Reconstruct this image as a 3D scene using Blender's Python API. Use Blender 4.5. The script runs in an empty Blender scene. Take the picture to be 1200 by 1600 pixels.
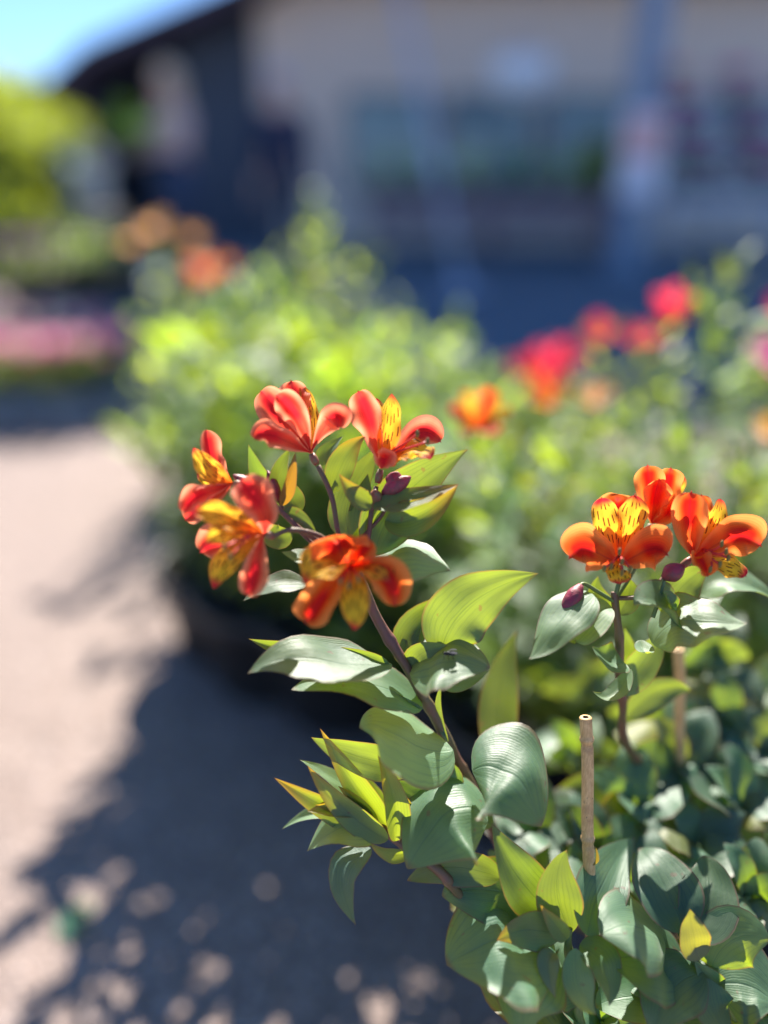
import bpy, bmesh, math, random
from mathutils import Vector, Matrix, noise as mnoise
random.seed(11)
R = math.radians
S = bpy.context.scene
col = S.collection

# ------------------------------------------------------------ camera, sky, sun, exposure
H = 0.80; PITCH = R(23.4); F = 26.0 / 36.0 * 1600
CF = Vector((0, math.cos(PITCH), -math.sin(PITCH)))
CU = Vector((0, math.sin(PITCH), math.cos(PITCH)))
CR = Vector((1, 0, 0)); C0 = Vector((0, 0, H))
cd = bpy.data.cameras.new('camera'); cam = bpy.data.objects.new('camera', cd); col.objects.link(cam)
cam.location = C0; cam.rotation_euler = (math.pi/2 - PITCH, 0, 0)
cd.sensor_fit = 'VERTICAL'; cd.sensor_height = 36; cd.sensor_width = 27; cd.lens = 26
cd.clip_start = 0.01; cd.clip_end = 400
cd.dof.use_dof = True; cd.dof.focus_distance = 0.402; cd.dof.aperture_fstop = 0.95
S.camera = cam

SUN_EL, SUN_AZ = R(43), R(4)          # azimuth measured from +Y (ahead) towards +X (right)
w = bpy.data.worlds.new("World"); S.world = w; w.use_nodes = True
nt = w.node_tree; nt.nodes.clear()
sky = nt.nodes.new('ShaderNodeTexSky'); sky.sky_type = 'NISHITA'; sky.sun_disc = False
sky.sun_elevation = SUN_EL; sky.sun_rotation = SUN_AZ; sky.air_density = 1.0; sky.dust_density = 0.2; sky.ozone_density = 4.0
bg = nt.nodes.new('ShaderNodeBackground'); bg.inputs[1].default_value = 0.055
wo = nt.nodes.new('ShaderNodeOutputWorld')
tn = nt.nodes.new('ShaderNodeMix'); tn.data_type = 'RGBA'; tn.blend_type = 'MULTIPLY'; tn.inputs[0].default_value = 1
tn.inputs[7].default_value = (.80, .98, 1.25, 1)
nt.links.new(sky.outputs[0], tn.inputs[6]); nt.links.new(tn.outputs[2], bg.inputs[0]); nt.links.new(bg.outputs[0], wo.inputs[0])
sd = bpy.data.lights.new('sun', 'SUN'); sd.energy = 5.0; sd.angle = R(0.53); sd.color = (1.0, 0.94, 0.85)
sun = bpy.data.objects.new('sun', sd); col.objects.link(sun); sun.location = (3, 8, 9)
SD = Vector((math.sin(SUN_AZ)*math.cos(SUN_EL), math.cos(SUN_AZ)*math.cos(SUN_EL), math.sin(SUN_EL)))
sun.rotation_euler = SD.to_track_quat('Z', 'Y').to_euler()
S.view_settings.view_transform = 'Standard'; S.view_settings.look = 'None'
S.view_settings.exposure = 1.62; S.view_settings.gamma = 1; S.view_settings.use_curve_mapping = False
S.cycles.use_denoising = True
S.cycles.max_bounces = 8; S.cycles.transmission_bounces = 6; S.cycles.diffuse_bounces = 4
S.cycles.sample_clamp_indirect = 6; S.cycles.caustics_reflective = False; S.cycles.caustics_refractive = False

def P(px, py, d):
    return C0 + CF*d + CR*((px-600)/F*d) + CU*((800-py)/F*d)
def proj(p):
    q = p - C0; d = q.dot(CF)
    if d <= 0.01: return (-9999, -9999, d)
    return (600+F*q.dot(CR)/d, 800-F*q.dot(CU)/d, d)
def G(px, py, z=0.0):                  # the point at height z seen at this pixel
    ray = CF + CR*((px-600)/F) + CU*((800-py)/F)
    t = (z-H)/ray.z
    return C0 + ray*t

# ------------------------------------------------------------ object helpers
def link(o, parent=None):
    col.objects.link(o)
    if parent is not None: o.parent = parent
    return o
def tag(o, label, cat, group=None):
    o['label'] = label; o['category'] = cat
    if group: o['group'] = group
    return o
def wpos(o):
    v = Vector(o.location)
    if o.parent: v += wpos(o.parent)
    return v
def thing(name, loc, label, cat, group=None):
    o = bpy.data.objects.new(name, None); o.empty_display_size = .05; link(o); o.location = loc
    return tag(o, label, cat, group)
def mesh_obj(name, verts, faces, mat, parent=None, origin=None, uvs=None, smooth=True, mats=None, fmat=None):
    """verts in world space; origin = the object's own origin in world space"""
    base = Vector(origin) if origin is not None else Vector((0, 0, 0))
    me = bpy.data.meshes.new(name)
    me.from_pydata([tuple(Vector(v)-base) for v in verts], [], faces)
    if uvs is not None:
        ul = me.uv_layers.new(name='UVMap')
        for l in me.loops: ul.data[l.index].uv = uvs[l.vertex_index]
    if smooth: me.polygons.foreach_set('use_smooth', [True]*len(me.polygons))
    for m in (mats or [mat]): me.materials.append(m)
    if fmat: me.polygons.foreach_set('material_index', fmat)
    me.update()
    o = bpy.data.objects.new(name, me); link(o, parent)
    o.location = base - (wpos(parent) if parent else Vector((0, 0, 0)))
    return o
class MB:
    def __init__(s): s.v = []; s.f = []
    def add(s, v, f):
        n = len(s.v); s.v += [Vector(x) for x in v]; s.f += [tuple(i+n for i in q) for q in f]
    def box(s, c, d, rz=0, taper=1.0):
        c = Vector(c); x, y, z = d[0]/2, d[1]/2, d[2]/2; m = Matrix.Rotation(rz, 3, 'Z')
        vs = []
        for sz in (-1, 1):
            t = taper if sz > 0 else 1
            for sx, sy in ((-1,-1),(1,-1),(1,1),(-1,1)): vs.append(c + m @ Vector((sx*x*t, sy*y*t, sz*z)))
        s.add(vs, [(0,3,2,1),(4,5,6,7),(0,1,5,4),(1,2,6,5),(2,3,7,6),(3,0,4,7)])
    def tube(s, pts, rad, n=8, caps=True):
        pts = [Vector(p) for p in pts]
        if not hasattr(rad, '__len__'): rad = [rad]*len(pts)
        vs = []; fs = []; up = Vector((0.13, 0.31, 0.94)).normalized(); prev = None
        for i, p in enumerate(pts):
            t = (pts[min(i+1, len(pts)-1)] - pts[max(i-1, 0)]).normalized()
            a = (prev - t*prev.dot(t)) if prev is not None else t.cross(up if abs(t.dot(up)) < .95 else Vector((1,0,0)))
            a.normalize(); prev = a; b = t.cross(a)
            for k in range(n):
                an = 2*math.pi*k/n; vs.append(p + (a*math.cos(an)+b*math.sin(an))*rad[i])
        for i in range(len(pts)-1):
            for k in range(n):
                k2 = (k+1) % n; fs.append((i*n+k, i*n+k2, (i+1)*n+k2, (i+1)*n+k))
        if caps:
            fs.append(tuple(range(n-1, -1, -1))); m = (len(pts)-1)*n; fs.append(tuple(m+k for k in range(n)))
        s.add(vs, fs)
    def lathe(s, c, prof, n=24, axis=None):
        c = Vector(c); ax = Vector(axis).normalized() if axis is not None else Vector((0,0,1))
        q = ax.to_track_quat('Z', 'Y').to_matrix()
        vs = []; fs = []
        for r, z in prof:
            for k in range(n):
                an = 2*math.pi*k/n; vs.append(c + q @ Vector((r*math.cos(an), r*math.sin(an), z)))
        for i in range(len(prof)-1):
            for k in range(n):
                k2 = (k+1) % n; fs.append((i*n+k, i*n+k2, (i+1)*n+k2, (i+1)*n+k))
        s.add(vs, fs)
    def ball(s, c, r, n=10, m=7, sc=(1,1,1)):
        c = Vector(c); vs = [c+Vector((0,0,r*sc[2]))]; fs = []
        for i in range(1, m):
            th = math.pi*i/m
            for k in range(n):
                an = 2*math.pi*k/n
                vs.append(c+Vector((r*sc[0]*math.sin(th)*math.cos(an), r*sc[1]*math.sin(th)*math.sin(an), r*sc[2]*math.cos(th))))
        vs.append(c-Vector((0,0,r*sc[2])))
        for k in range(n): fs.append((0, 1+k, 1+(k+1)%n))
        for i in range(m-2):
            for k in range(n):
                a = 1+i*n+k; b = 1+i*n+(k+1)%n; fs.append((a, a+n, b+n, b))
        l = len(vs)-1; q = 1+(m-2)*n
        for k in range(n): fs.append((q+k, l, q+(k+1)%n))
        s.add(vs, fs)
    def build(s, name, mat, parent=None, origin=None, smooth=True):
        if origin is None and parent is not None: origin = wpos(parent)
        return mesh_obj(name, s.v, s.f, mat, parent, origin, smooth=smooth)

# ------------------------------------------------------------ materials
def M_(name):
    m = bpy.data.materials.new(name); m.use_nodes = True; n = m.node_tree.nodes; n.clear()
    return m, n, m.node_tree.links
class NB:
    """tiny helper to write node maths"""
    def __init__(s, nodes, links): s.n = nodes; s.l = links
    def new(s, t, **k):
        x = s.n.new(t)
        for a, b in k.items(): setattr(x, a, b)
        return x
    def m(s, op, a, b=None, c=None):
        x = s.n.new('ShaderNodeMath'); x.operation = op
        for i, v in enumerate((a, b, c)):
            if v is None: continue
            if isinstance(v, (int, float)): x.inputs[i].default_value = v
            else: s.l.new(v, x.inputs[i])
        return x.outputs[0]
    def mix(s, f, a, b, bt='MIX'):
        x = s.n.new('ShaderNodeMix'); x.data_type = 'RGBA'; x.blend_type = bt
        for i, v in ((0, f), (6, a), (7, b)):
            if isinstance(v, (int, float)): x.inputs[i].default_value = v
            elif isinstance(v, tuple): x.inputs[i].default_value = (*v, 1)
            else: s.l.new(v, x.inputs[i])
        return x.outputs[2]
    def ss(s, lo, hi, v):
        x = s.n.new('ShaderNodeMapRange'); x.interpolation_type = 'SMOOTHSTEP'
        x.inputs[1].default_value = lo; x.inputs[2].default_value = hi; s.l.new(v, x.inputs[0]); return x.outputs[0]
    def noise(s, scale, vec=None, detail=3, rough=.5):
        x = s.n.new('ShaderNodeTexNoise'); x.inputs['Scale'].default_value = scale; x.inputs['Detail'].default_value = detail
        x.inputs['Roughness'].default_value = rough
        if vec is not None: s.l.new(vec, x.inputs['Vector'])
        return x.outputs[0]
def plain(name, c, rough=.6, c2=None, scale=20, bump=0.0, metal=0.0, spec=.5, emis=None):
    m, n, l = M_(name); nb = NB(n, l)
    o = nb.new('ShaderNodeOutputMaterial'); p = nb.new('ShaderNodeBsdfPrincipled'); l.new(p.outputs[0], o.inputs[0])
    tc = nb.new('ShaderNodeTexCoord')
    nz = nb.noise(scale, tc.outputs['Object'], 5, .6)
    c2 = c2 or tuple(x*.7 for x in c)
    l.new(nb.mix(nb.ss(.3, .7, nz), c, c2), p.inputs['Base Color'])
    p.inputs['Roughness'].default_value = rough; p.inputs['Metallic'].default_value = metal
    p.inputs['Specular IOR Level'].default_value = spec
    if bump:
        b = nb.new('ShaderNodeBump'); b.inputs['Strength'].default_value = bump; b.inputs['Distance'].default_value = .01
        l.new(nz, b.inputs['Height']); l.new(b.outputs[0], p.inputs['Normal'])
    return m
def uv_axes(nb):
    u_ = nb.new('ShaderNodeUVMap'); sp = nb.new('ShaderNodeSeparateXYZ'); nb.l.new(u_.outputs[0], sp.inputs[0])
    uu = nb.m('SUBTRACT', nb.m('MULTIPLY', sp.outputs[0], 2.0), 1.0)     # -1..1 across
    return uu, nb.m('ABSOLUTE', uu), sp.outputs[1], u_.outputs[0]
def leaf_material(name, detail=True, young=False):
    m, n, l = M_(name); nb = NB(n, l)
    o = nb.new('ShaderNodeOutputMaterial')
    uu, au, v, uvv = uv_axes(nb)
    oi = nb.new('ShaderNodeObjectInfo'); tint = oi.outputs['Color']
    tc = nb.new('ShaderNodeTexCoord')
    nz = nb.noise(60, tc.outputs['Object'], 4, .6)
    # parallel veins that run from base to tip
    vn = nb.m('MULTIPLY', nb.m('ADD', uu, nb.m('MULTIPLY', nz, .22)), 17.0)
    vein = nb.m('POWER', nb.m('ABSOLUTE', nb.m('COSINE', vn)), 9.0)
    vein2 = nb.m('POWER', nb.m('ABSOLUTE', nb.m('COSINE', nb.m('MULTIPLY', nb.m('ADD', uu, nb.m('MULTIPLY', nz, .10)), 58.0))), 3.0)
    patch = nb.ss(.30, .62, nb.noise(35, tc.outputs['Object'], 2, .5))
    vein = nb.m('MULTIPLY', vein, nb.m('ADD', .25, nb.m('MULTIPLY', patch, .75)))
    mid = nb.ss(.05, .0, au)
    veins = nb.m('MAXIMUM', nb.m('MULTIPLY', vein, .7), mid)
    mp = nb.new('ShaderNodeMapping'); mp.inputs['Scale'].default_value = (1, 1, 1)
    l.new(tc.outputs['Object'], mp.inputs[0])
    blot = nb.noise(22, tc.outputs['Object'], 3, .6)
    rnd = nb.m('MULTIPLY', nb.m('SUBTRACT', oi.outputs['Random'], .5), .5)
    val = nb.m('ADD', nb.m('ADD', .72, nb.m('MULTIPLY', blot, .5)), rnd)
    yf = None
    if young:      # young leaves of the shoot: green at the base, bronze towards the tip and the margins
        yf = nb.ss(.55, 1.15, nb.m('ADD', nb.m('ADD', v, nb.m('MULTIPLY', au, .22)), nb.m('MULTIPLY', nb.m('SUBTRACT', nb.noise(30, tc.outputs['Object'], 3, .6), .5), .8)))
        tint = nb.mix(yf, (1.15, 1.1, .8), (1.9, .85, .65))
    base = nb.mix(1.0, tint, (.080, .156, .084), 'MULTIPLY')
    base = nb.mix(nb.m('MULTIPLY', veins, .14), base, nb.mix(1.0, tint, (.10, .18, .09), 'MULTIPLY'))
    base = nb.mix(nb.m('MULTIPLY', nb.ss(.52, .75, nb.noise(9, tc.outputs['Object'], 2, .5)), .35), base, (.09, .10, .035))
    hs = nb.new('ShaderNodeHueSaturation'); l.new(val, hs.inputs['Value']); l.new(base, hs.inputs['Color'])
    spk = nb.ss(.70, .76, nb.noise(170, tc.outputs['Object'], 2, .4))
    edge = nb.m('MAXIMUM', nb.ss(.90, .99, au), nb.m('MULTIPLY', spk, .8))
    tip = nb.ss(.94, 1.0, v)
    et = nb.m('MULTIPLY', nb.m('MAXIMUM', edge, tip), .6)
    basec = nb.mix(et, hs.outputs[0], (.16, .06, .035))
    tr = nb.mix(1.0, tint, (.40, .50, .022), 'MULTIPLY')
    tr = nb.mix(nb.m('MULTIPLY', nb.m('MAXIMUM', nb.m('MAXIMUM', nb.m('MULTIPLY', vein, .9), nb.m('MULTIPLY', vein2, .35)), mid), .55), tr, nb.mix(1.0, tint, (.12, .19, .012), 'MULTIPLY'))
    hs2 = nb.new('ShaderNodeHueSaturation'); l.new(val, hs2.inputs['Value']); l.new(tr, hs2.inputs['Color'])
    trc = nb.mix(et, hs2.outputs[0], (.42, .13, .05))
    p = nb.new('ShaderNodeBsdfPrincipled'); l.new(basec, p.inputs['Base Color'])
    rg = nb.m('ADD', .43, nb.m('MULTIPLY', nz, .16)); l.new(rg, p.inputs['Roughness'])
    p.inputs['Specular IOR Level'].default_value = .95
    p.inputs['Sheen Weight'].default_value = .18; p.inputs['Sheen Roughness'].default_value = .4
    t = nb.new('ShaderNodeBsdfTranslucent'); l.new(trc, t.inputs['Color'])
    if not detail: p.inputs['Specular IOR Level'].default_value = .45; p.inputs['Sheen Weight'].default_value = .03
    if detail:
        b = nb.new('ShaderNodeBump'); b.inputs['Strength'].default_value = .30; b.inputs['Distance'].default_value = .0006
        hgt = nb.m('ADD', nb.m('MULTIPLY', vein, -.30), nb.m('ADD', nb.m('MULTIPLY', vein2, -.25), nb.m('ADD', nb.m('MULTIPLY', mid, -1.3), nb.m('ADD', nb.m('MULTIPLY', nz, 1.2), nb.m('MULTIPLY', nb.noise(230, tc.outputs['Object'], 4, .65), 1.1)))))
        l.new(hgt, b.inputs['Height']); l.new(b.outputs[0], p.inputs['Normal'])
    mx = nb.new('ShaderNodeMixShader'); mx.inputs[0].default_value = .44
    l.new(p.outputs[0], mx.inputs[1]); l.new(t.outputs[0], mx.inputs[2]); l.new(mx.outputs[0], o.inputs[0])
    return m
LEAF = leaf_material('leaf'); LEAF_FAR = leaf_material('leaf_plain', False); YOUNG = leaf_material('young_leaf', True, True)

def petal_material(name, inner=False, cols=None, flush=True):
    m, n, l = M_(name); nb = NB(n, l)
    o = nb.new('ShaderNodeOutputMaterial')
    uu, au, v, uvv = uv_axes(nb)
    tc = nb.new('ShaderNodeTexCoord'); oi = nb.new('ShaderNodeObjectInfo')
    nz = nb.noise(160, tc.outputs['Object'], 4, .6)
    soft = nb.noise(45, tc.outputs['Object'], 2, .5)
    fine = nb.m('POWER', nb.m('ABSOLUTE', nb.m('COSINE', nb.m('MULTIPLY', nb.m('ADD', uu, nb.m('MULTIPLY', nz, .04)), 30.0))), 5.0)
    if inner:
        c = nb.mix(nb.ss(.0, .75, v), (.84, .16, .015), (.95, .62, .045))
        c = nb.mix(nb.m('MULTIPLY', nb.ss(.5, .85, soft), .65), c, (.90, .33, .02))
        tipm = nb.ss(.80, .97, nb.m('ADD', v, nb.m('MULTIPLY', nb.m('SUBTRACT', soft, .5), .3)))
        c = nb.mix(tipm, c, (.72, .03, .05))
        c = nb.mix(nb.m('MULTIPLY', nb.ss(.75, 1.0, au), .45), c, (.85, .20, .06))
        k = nb.m('MULTIPLY', nb.m('ADD', uu, nb.m('MULTIPLY', nb.m('SUBTRACT', nz, .5), .07)), 3.2)
        cell = nb.m('FLOOR', k); fr = nb.m('ABSOLUTE', nb.m('SUBTRACT', nb.m('FRACT', k), .5))
        wn = nb.new('ShaderNodeTexWhiteNoise', noise_dimensions='1D'); l.new(cell, wn.inputs['W'])
        fv = nb.m('FRACT', nb.m('ADD', nb.m('MULTIPLY', v, 4.0), nb.m('MULTIPLY', wn.outputs[0], 5.0)))
        dash = nb.m('MULTIPLY', nb.ss(.17, .10, fr), nb.m('MULTIPLY', nb.ss(.12, .2, fv), nb.ss(.72, .62, fv)))
        dash = nb.m('MULTIPLY', dash, nb.m('MULTIPLY', nb.ss(.25, .35, v), nb.ss(.93, .88, v)))
        c = nb.mix(nb.m('MULTIPLY', dash, .93), c, (.13, .004, .010))
    else:
        a, b2, e = cols or ((.95, .17, .020), (.78, .005, .008), (.96, .34, .09))
        c = nb.mix(nb.ss(.0, .5, v), (.70, .03, .02), a)
        if flush:
            fl = nb.m('MULTIPLY', nb.ss(.62, .18, nb.m('ADD', au, nb.m('MULTIPLY', nb.m('SUBTRACT', soft, .5), .5))), nb.m('MULTIPLY', nb.ss(.30, .55, v), nb.ss(1.0, .86, v)))
            c = nb.mix(nb.m('MULTIPLY', fl, .92), c, b2)
        c = nb.mix(nb.m('MULTIPLY', nb.ss(.38, .95, nb.m('ADD', au, nb.m('MULTIPLY', nb.m('SUBTRACT', nz, .5), .25))), .85), c, e)
        c = nb.mix(nb.m('MULTIPLY', nb.m('MULTIPLY', nb.ss(.90, 1.0, v), nb.ss(.5, .1, au)), .7), c, (.55, .01, .06))
        c = nb.mix(nb.m('MULTIPLY', nb.ss(.10, .02, au), .35), c, (.45, .01, .03))
    c = nb.mix(nb.m('MULTIPLY', fine, .26), c, nb.mix(1.0, c, (.62, .35, .4), 'MULTIPLY'))
    hs = nb.new('ShaderNodeHueSaturation'); l.new(nb.m('ADD', .86, nb.m('MULTIPLY', soft, .28)), hs.inputs['Value']); l.new(c, hs.inputs['Color'])
    cc = nb.mix(1.0, hs.outputs[0], oi.outputs['Color'], 'MULTIPLY')
    p = nb.new('ShaderNodeBsdfPrincipled'); l.new(cc, p.inputs['Base Color'])
    p.inputs['Roughness'].default_value = .55; p.inputs['Specular IOR Level'].default_value = .3
    t = nb.new('ShaderNodeBsdfTranslucent'); l.new(cc, t.inputs['Color'])
    b = nb.new('ShaderNodeBump'); b.inputs['Strength'].default_value = .35; b.inputs['Distance'].default_value = .0005
    l.new(nb.m('ADD', fine, nz), b.inputs['Height']); l.new(b.outputs[0], p.inputs['Normal'])
    mx = nb.new('ShaderNodeMixShader'); mx.inputs[0].default_value = .62
    l.new(p.outputs[0], mx.inputs[1]); l.new(t.outputs[0], mx.inputs[2]); l.new(mx.outputs[0], o.inputs[0])
    return m
OUTER = petal_material('outer_petal'); INNER = petal_material('inner_petal', True)
CORAL = petal_material('coral_petal', cols=((.94, .13, .060), (.84, .015, .030), (.97, .40, .22)))
REDP = petal_material('red_petal', cols=((.84, .04, .09), (.70, .012, .06), (.90, .14, .20)))
PINKP = petal_material('pink_petal', cols=((.94, .10, .52), (.88, .04, .42), (.95, .34, .68)))
PALEP_ = petal_material('pale_pink_petal', cols=((.85, .48, .52), (.80, .22, .38), (.88, .66, .66)))
PEACHP = petal_material('peach_petal', cols=((.95, .58, .34), (.92, .34, .14), (.95, .74, .55)))
PURP = petal_material('purple_petal', cols=((.16, .02, .26), (.08, .01, .15), (.25, .06, .36)))
STEM = plain('stem_purple', (.17, .065, .055), .5, (.12, .10, .04), 45, .25)
STEMG = plain('stem_green', (.13, .19, .045), .45, (.10, .15, .05), 60, .1)
OVARY = plain('ovary', (.16, .15, .06), .5, (.30, .05, .04), 200, .1)
BUD = plain('bud_skin', (.34, .025, .06), .5, (.16, .05, .05), 220, .2)
FILA = plain('filament', (.75, .06, .04), .45, (.6, .03, .03), 200)
ANTH = plain('anther', (.22, .17, .035), .7, (.12, .10, .03), 900, .3)
POTM = plain('pot_black', (.018, .018, .020), .45, (.028, .027, .026), 30, .05)
POTT = plain('pot_terracotta', (.26, .085, .045), .8, (.20, .07, .045), 30, .2)
POTG = plain('pot_grey', (.38, .46, .56), .5, (.30, .37, .46), 12, .05)
SOIL = plain('soil', (.030, .020, .014), .95, (.06, .04, .028), 120, .8)

# ------------------------------------------------------------ blades: leaves and petals share one builder
def bez(p, t):
    n = len(p)
    if n == 2: return p[0].lerp(p[1], t)
    if n == 3: return p[0]*(1-t)**2 + p[1]*2*t*(1-t) + p[2]*t*t
    return p[0]*(1-t)**3 + p[1]*3*t*(1-t)**2 + p[2]*3*t*t*(1-t) + p[3]*t**3
def prof(kind, v):
    a, b = {'leaf': (.62, 1.08), 'acute': (.50, 1.15), 'slim': (.9, .80), 'ovate': (.52, .82), 'narrow': (.55, .85), 'outer': (1.2, .46), 'inner': (1.0, .50), 'round': (.95, .40)}[kind]
    mx = (a/(a+b))**a * (b/(a+b))**b
    return max(v, 0)**a * max(1-v, 0)**b / mx
def blade_data(pts, W, n, kind='leaf', fold=.25, twist=0.0, ruffle=.06, cup=0.0, nv=16, nu=8, seed=0, tipcurl=0.0, notch=0.0, wmin=.05, crease=0.0):
    rr = random.Random(seed)
    n = Vector(n).normalized(); verts = []; uvs = []; faces = []
    ph = rr.uniform(0, 6); fr = rr.uniform(5, 9); L = (pts[-1]-pts[0]).length
    fL = rr.uniform(.8, 1.2); fR = rr.uniform(.8, 1.2)
    for i in range(nv+1):
        v = (1-math.cos(math.pi*i/nv))/2*.75 + i/nv*.25
        c = bez(pts, v); t = (bez(pts, min(v+.01, 1)) - bez(pts, max(v-.01, 0))).normalized()
        nn = (n - t*n.dot(t)); nn = nn.normalized() if nn.length > 1e-4 else t.orthogonal().normalized()
        if twist: nn = Matrix.Rotation(twist*(v-.5), 3, t) @ nn
        s = t.cross(nn)
        hw = W/2*max(prof(kind, v), wmin*(1-v)**.5)
        for j in range(nu+1):
            x = -1+2*j/nu; ax = abs(x)
            a = fold*(fL if x < 0 else fR)
            off = hw*(a*ax**1.3) + hw*ruffle*math.sin(v*fr*2+ph+(2.1 if x > 0 else 0))*ax*ax - L*tipcurl*v**3 + hw*cup*(ax*ax)
            off += hw*(.02*math.sin(x*9+v*4+ph) + .20*mnoise.noise((x*1.1+seed*3.7, v*3.2, seed*1.3))*min(1, v*4)) if nv > 8 else 0
            sh = t*(-notch*W*math.exp(-(x/(.30 if notch > 0 else .14))**2)*v**(10 if notch > 0 else 16))
            if crease: off += hw*crease*math.cos(x*8+ph)*min(1, v*1.5)
            verts.append(c + s*(hw*x*math.cos(min(abs(a), 1.2)*.8)) + nn*off + sh)
            uvs.append(((x+1)/2, v))
    for i in range(nv):
        for j in range(nu):
            a = i*(nu+1)+j; faces.append((a, a+1, a+nu+2, a+nu+1))
    return verts, faces, uvs
def facing(k, side=0.0):
    """k 0: the blade faces the viewer's side (light comes through it); k 1: it lies flat and looks up at the sky"""
    return (-CF*(1-k) + Vector((0, 0, 1))*k + CR*side).normalized()
cnt = [0]
def blade(name, parent, pix, Wpx, k=0.0, side=0.0, mat=None, tint=(1, 1, 1), kind='leaf', comp=True, **kw):
    """pix: list of (px, py, depth) along the midrib"""
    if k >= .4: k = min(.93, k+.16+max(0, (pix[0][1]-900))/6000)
    pts = [P(*q) for q in pix]; n = facing(k, side); d = pix[0][2]
    W = Wpx/F*d
    if comp:
        t = (pts[-1]-pts[0]).normalized(); nn = (n - t*n.dot(t)).normalized(); s = t.cross(nn)
        tp = Vector((t.dot(CR), t.dot(CU), 0)); sp = Vector((s.dot(CR), s.dot(CU), 0))
        q = abs(tp.normalized().cross(sp).z) if tp.length > .05 else sp.length
        W /= max(q, .55)
    cnt[0] += 1
    vs, fs, uv = blade_data(pts, W, n, kind=kind, seed=cnt[0], **kw)
    o = mesh_obj(name, vs, fs, mat or LEAF, parent, pts[0], uvs=uv)
    o.color = (*tint, 1)
    return o
def tube_px(name, parent, pix, r, mat, n=8):
    pts = [P(*q) for q in pix]
    # smooth with Catmull-Rom
    out = []
    for i in range(len(pts)-1):
        p0 = pts[max(i-1, 0)]; p1 = pts[i]; p2 = pts[i+1]; p3 = pts[min(i+2, len(pts)-1)]
        ns_ = 16 if name == 'stem' else 5
        for j in range(ns_):
            t = j/ns_
            out.append(.5*((2*p1)+(p2-p0)*t+(2*p0-5*p1+4*p2-p3)*t*t+(3*p1-p0-3*p2+p3)*t**3))
    out.append(pts[-1])
    if hasattr(r, '__len__'):
        m = len(out)-1; rad = [r[0]+(r[1]-r[0])*i/m for i in range(m+1)]
    else: rad = [r]*len(out)
    if name == 'stem':     # nodes and a slight unevenness
        acc = 0; rad = list(rad)
        for i in range(len(out)):
            if i: acc += (out[i]-out[i-1]).length
            rad[i] *= 1+.05*math.sin(acc*190)+.05*math.sin(acc*73+1)+.22*math.exp(-(((acc+.012) % .045-.022)/.003)**2)
    mb = MB(); mb.tube(out, rad, n)
    return mb.build(name, mat, parent, pts[0])

# ------------------------------------------------------------ ground
def ground_material():
    m, n, l = M_('path_surface'); nb = NB(n, l)
    o = nb.new('ShaderNodeOutputMaterial'); p = nb.new('ShaderNodeBsdfPrincipled'); l.new(p.outputs[0], o.inputs[0])
    tc = nb.new('ShaderNodeTexCoord'); ob = tc.outputs['Object']
    vo = nb.new('ShaderNodeTexVoronoi'); vo.inputs['Scale'].default_value = 170; l.new(ob, vo.inputs['Vector'])
    big = nb.noise(1.6, ob, 4, .6); midn = nb.noise(14, ob, 4, .65); fine = nb.noise(260, ob, 3, .6)
    cc = nb.new('ShaderNodeSeparateColor'); l.new(vo.outputs['Color'], cc.inputs[0])
    c = nb.mix(cc.outputs[0], (.30, .218, .175), (.20, .155, .135))
    c = nb.mix(nb.ss(.75, .95, cc.outputs[1]), c, (.50, .40, .35))
    c = nb.mix(nb.ss(.86, 1., cc.outputs[2]), c, (.09, .075, .075))
    c = nb.mix(nb.m('MULTIPLY', nb.ss(.35, .75, big), .35), c, (.25, .19, .175))
    c = nb.mix(nb.m('MULTIPLY', nb.ss(.5, .8, midn), .3), c, (.40, .30, .26))
    l.new(c, p.inputs['Base Color']); p.inputs['Roughness'].default_value = .85
    b = nb.new('ShaderNodeBump'); b.inputs['Strength'].default_value = .9; b.inputs['Distance'].default_value = .004
    l.new(nb.m('ADD', nb.m('MULTIPLY', vo.outputs['Distance'], -1.2), nb.m('MULTIPLY', fine, .4)), b.inputs['Height'])
    l.new(b.outputs[0], p.inputs['Normal'])
    return m
g = mesh_obj('ground', [(-120, -60, 0), (120, -60, 0), (120, 260, 0), (-120, 260, 0)], [(0, 1, 2, 3)], ground_material(), smooth=False)
g['kind'] = 'structure'
asph = plain('asphalt', (.085, .15, .20), .75, (.065, .12, .165), 90, .6)  # blue of distant shade and haze put into the asphalt colour
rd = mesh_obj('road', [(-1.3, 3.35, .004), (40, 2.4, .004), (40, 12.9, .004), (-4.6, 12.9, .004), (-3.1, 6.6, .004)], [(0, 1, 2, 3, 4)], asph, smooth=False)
rd['kind'] = 'structure'

# ------------------------------------------------------------ building behind
YB = 13.0
WALL = plain('render_wall', (.78, .64, .54), .85, (.70, .57, .50), 3, .2)
DARKW = plain('dark_boards', (.05, .075, .12), .6, (.035, .05, .09), 4, .2)  # blue haze of the distance put into the dark board colour
ROOFM = plain('roof_dark', (.075, .050, .10), .6, (.03, .02, .03), 6, .2)
FRAME = plain('window_frame', (.17, .19, .22), .5)
GLASS = plain('window_glass', (.13, .22, .27), .12, (.17, .26, .29), .8, spec=.8)
bd = thing('garden_centre_building', (0, YB, 0), 'large beige walled building with dark sloping roof edge filling the top of the view', 'building')
def prism(name, poly, y0, y1, mat, parent, smooth=False):
    n = len(poly); vs = [(x, y0, z) for x, z in poly] + [(x, y1, z) for x, z in poly]
    fs = [tuple(range(n)), tuple(range(2*n-1, n-1, -1))] + [(i, i+n, (i+1) % n+n, (i+1) % n) for i in range(n)]
    return mesh_obj(name, vs, fs, mat, parent, wpos(parent), smooth=smooth)
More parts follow.
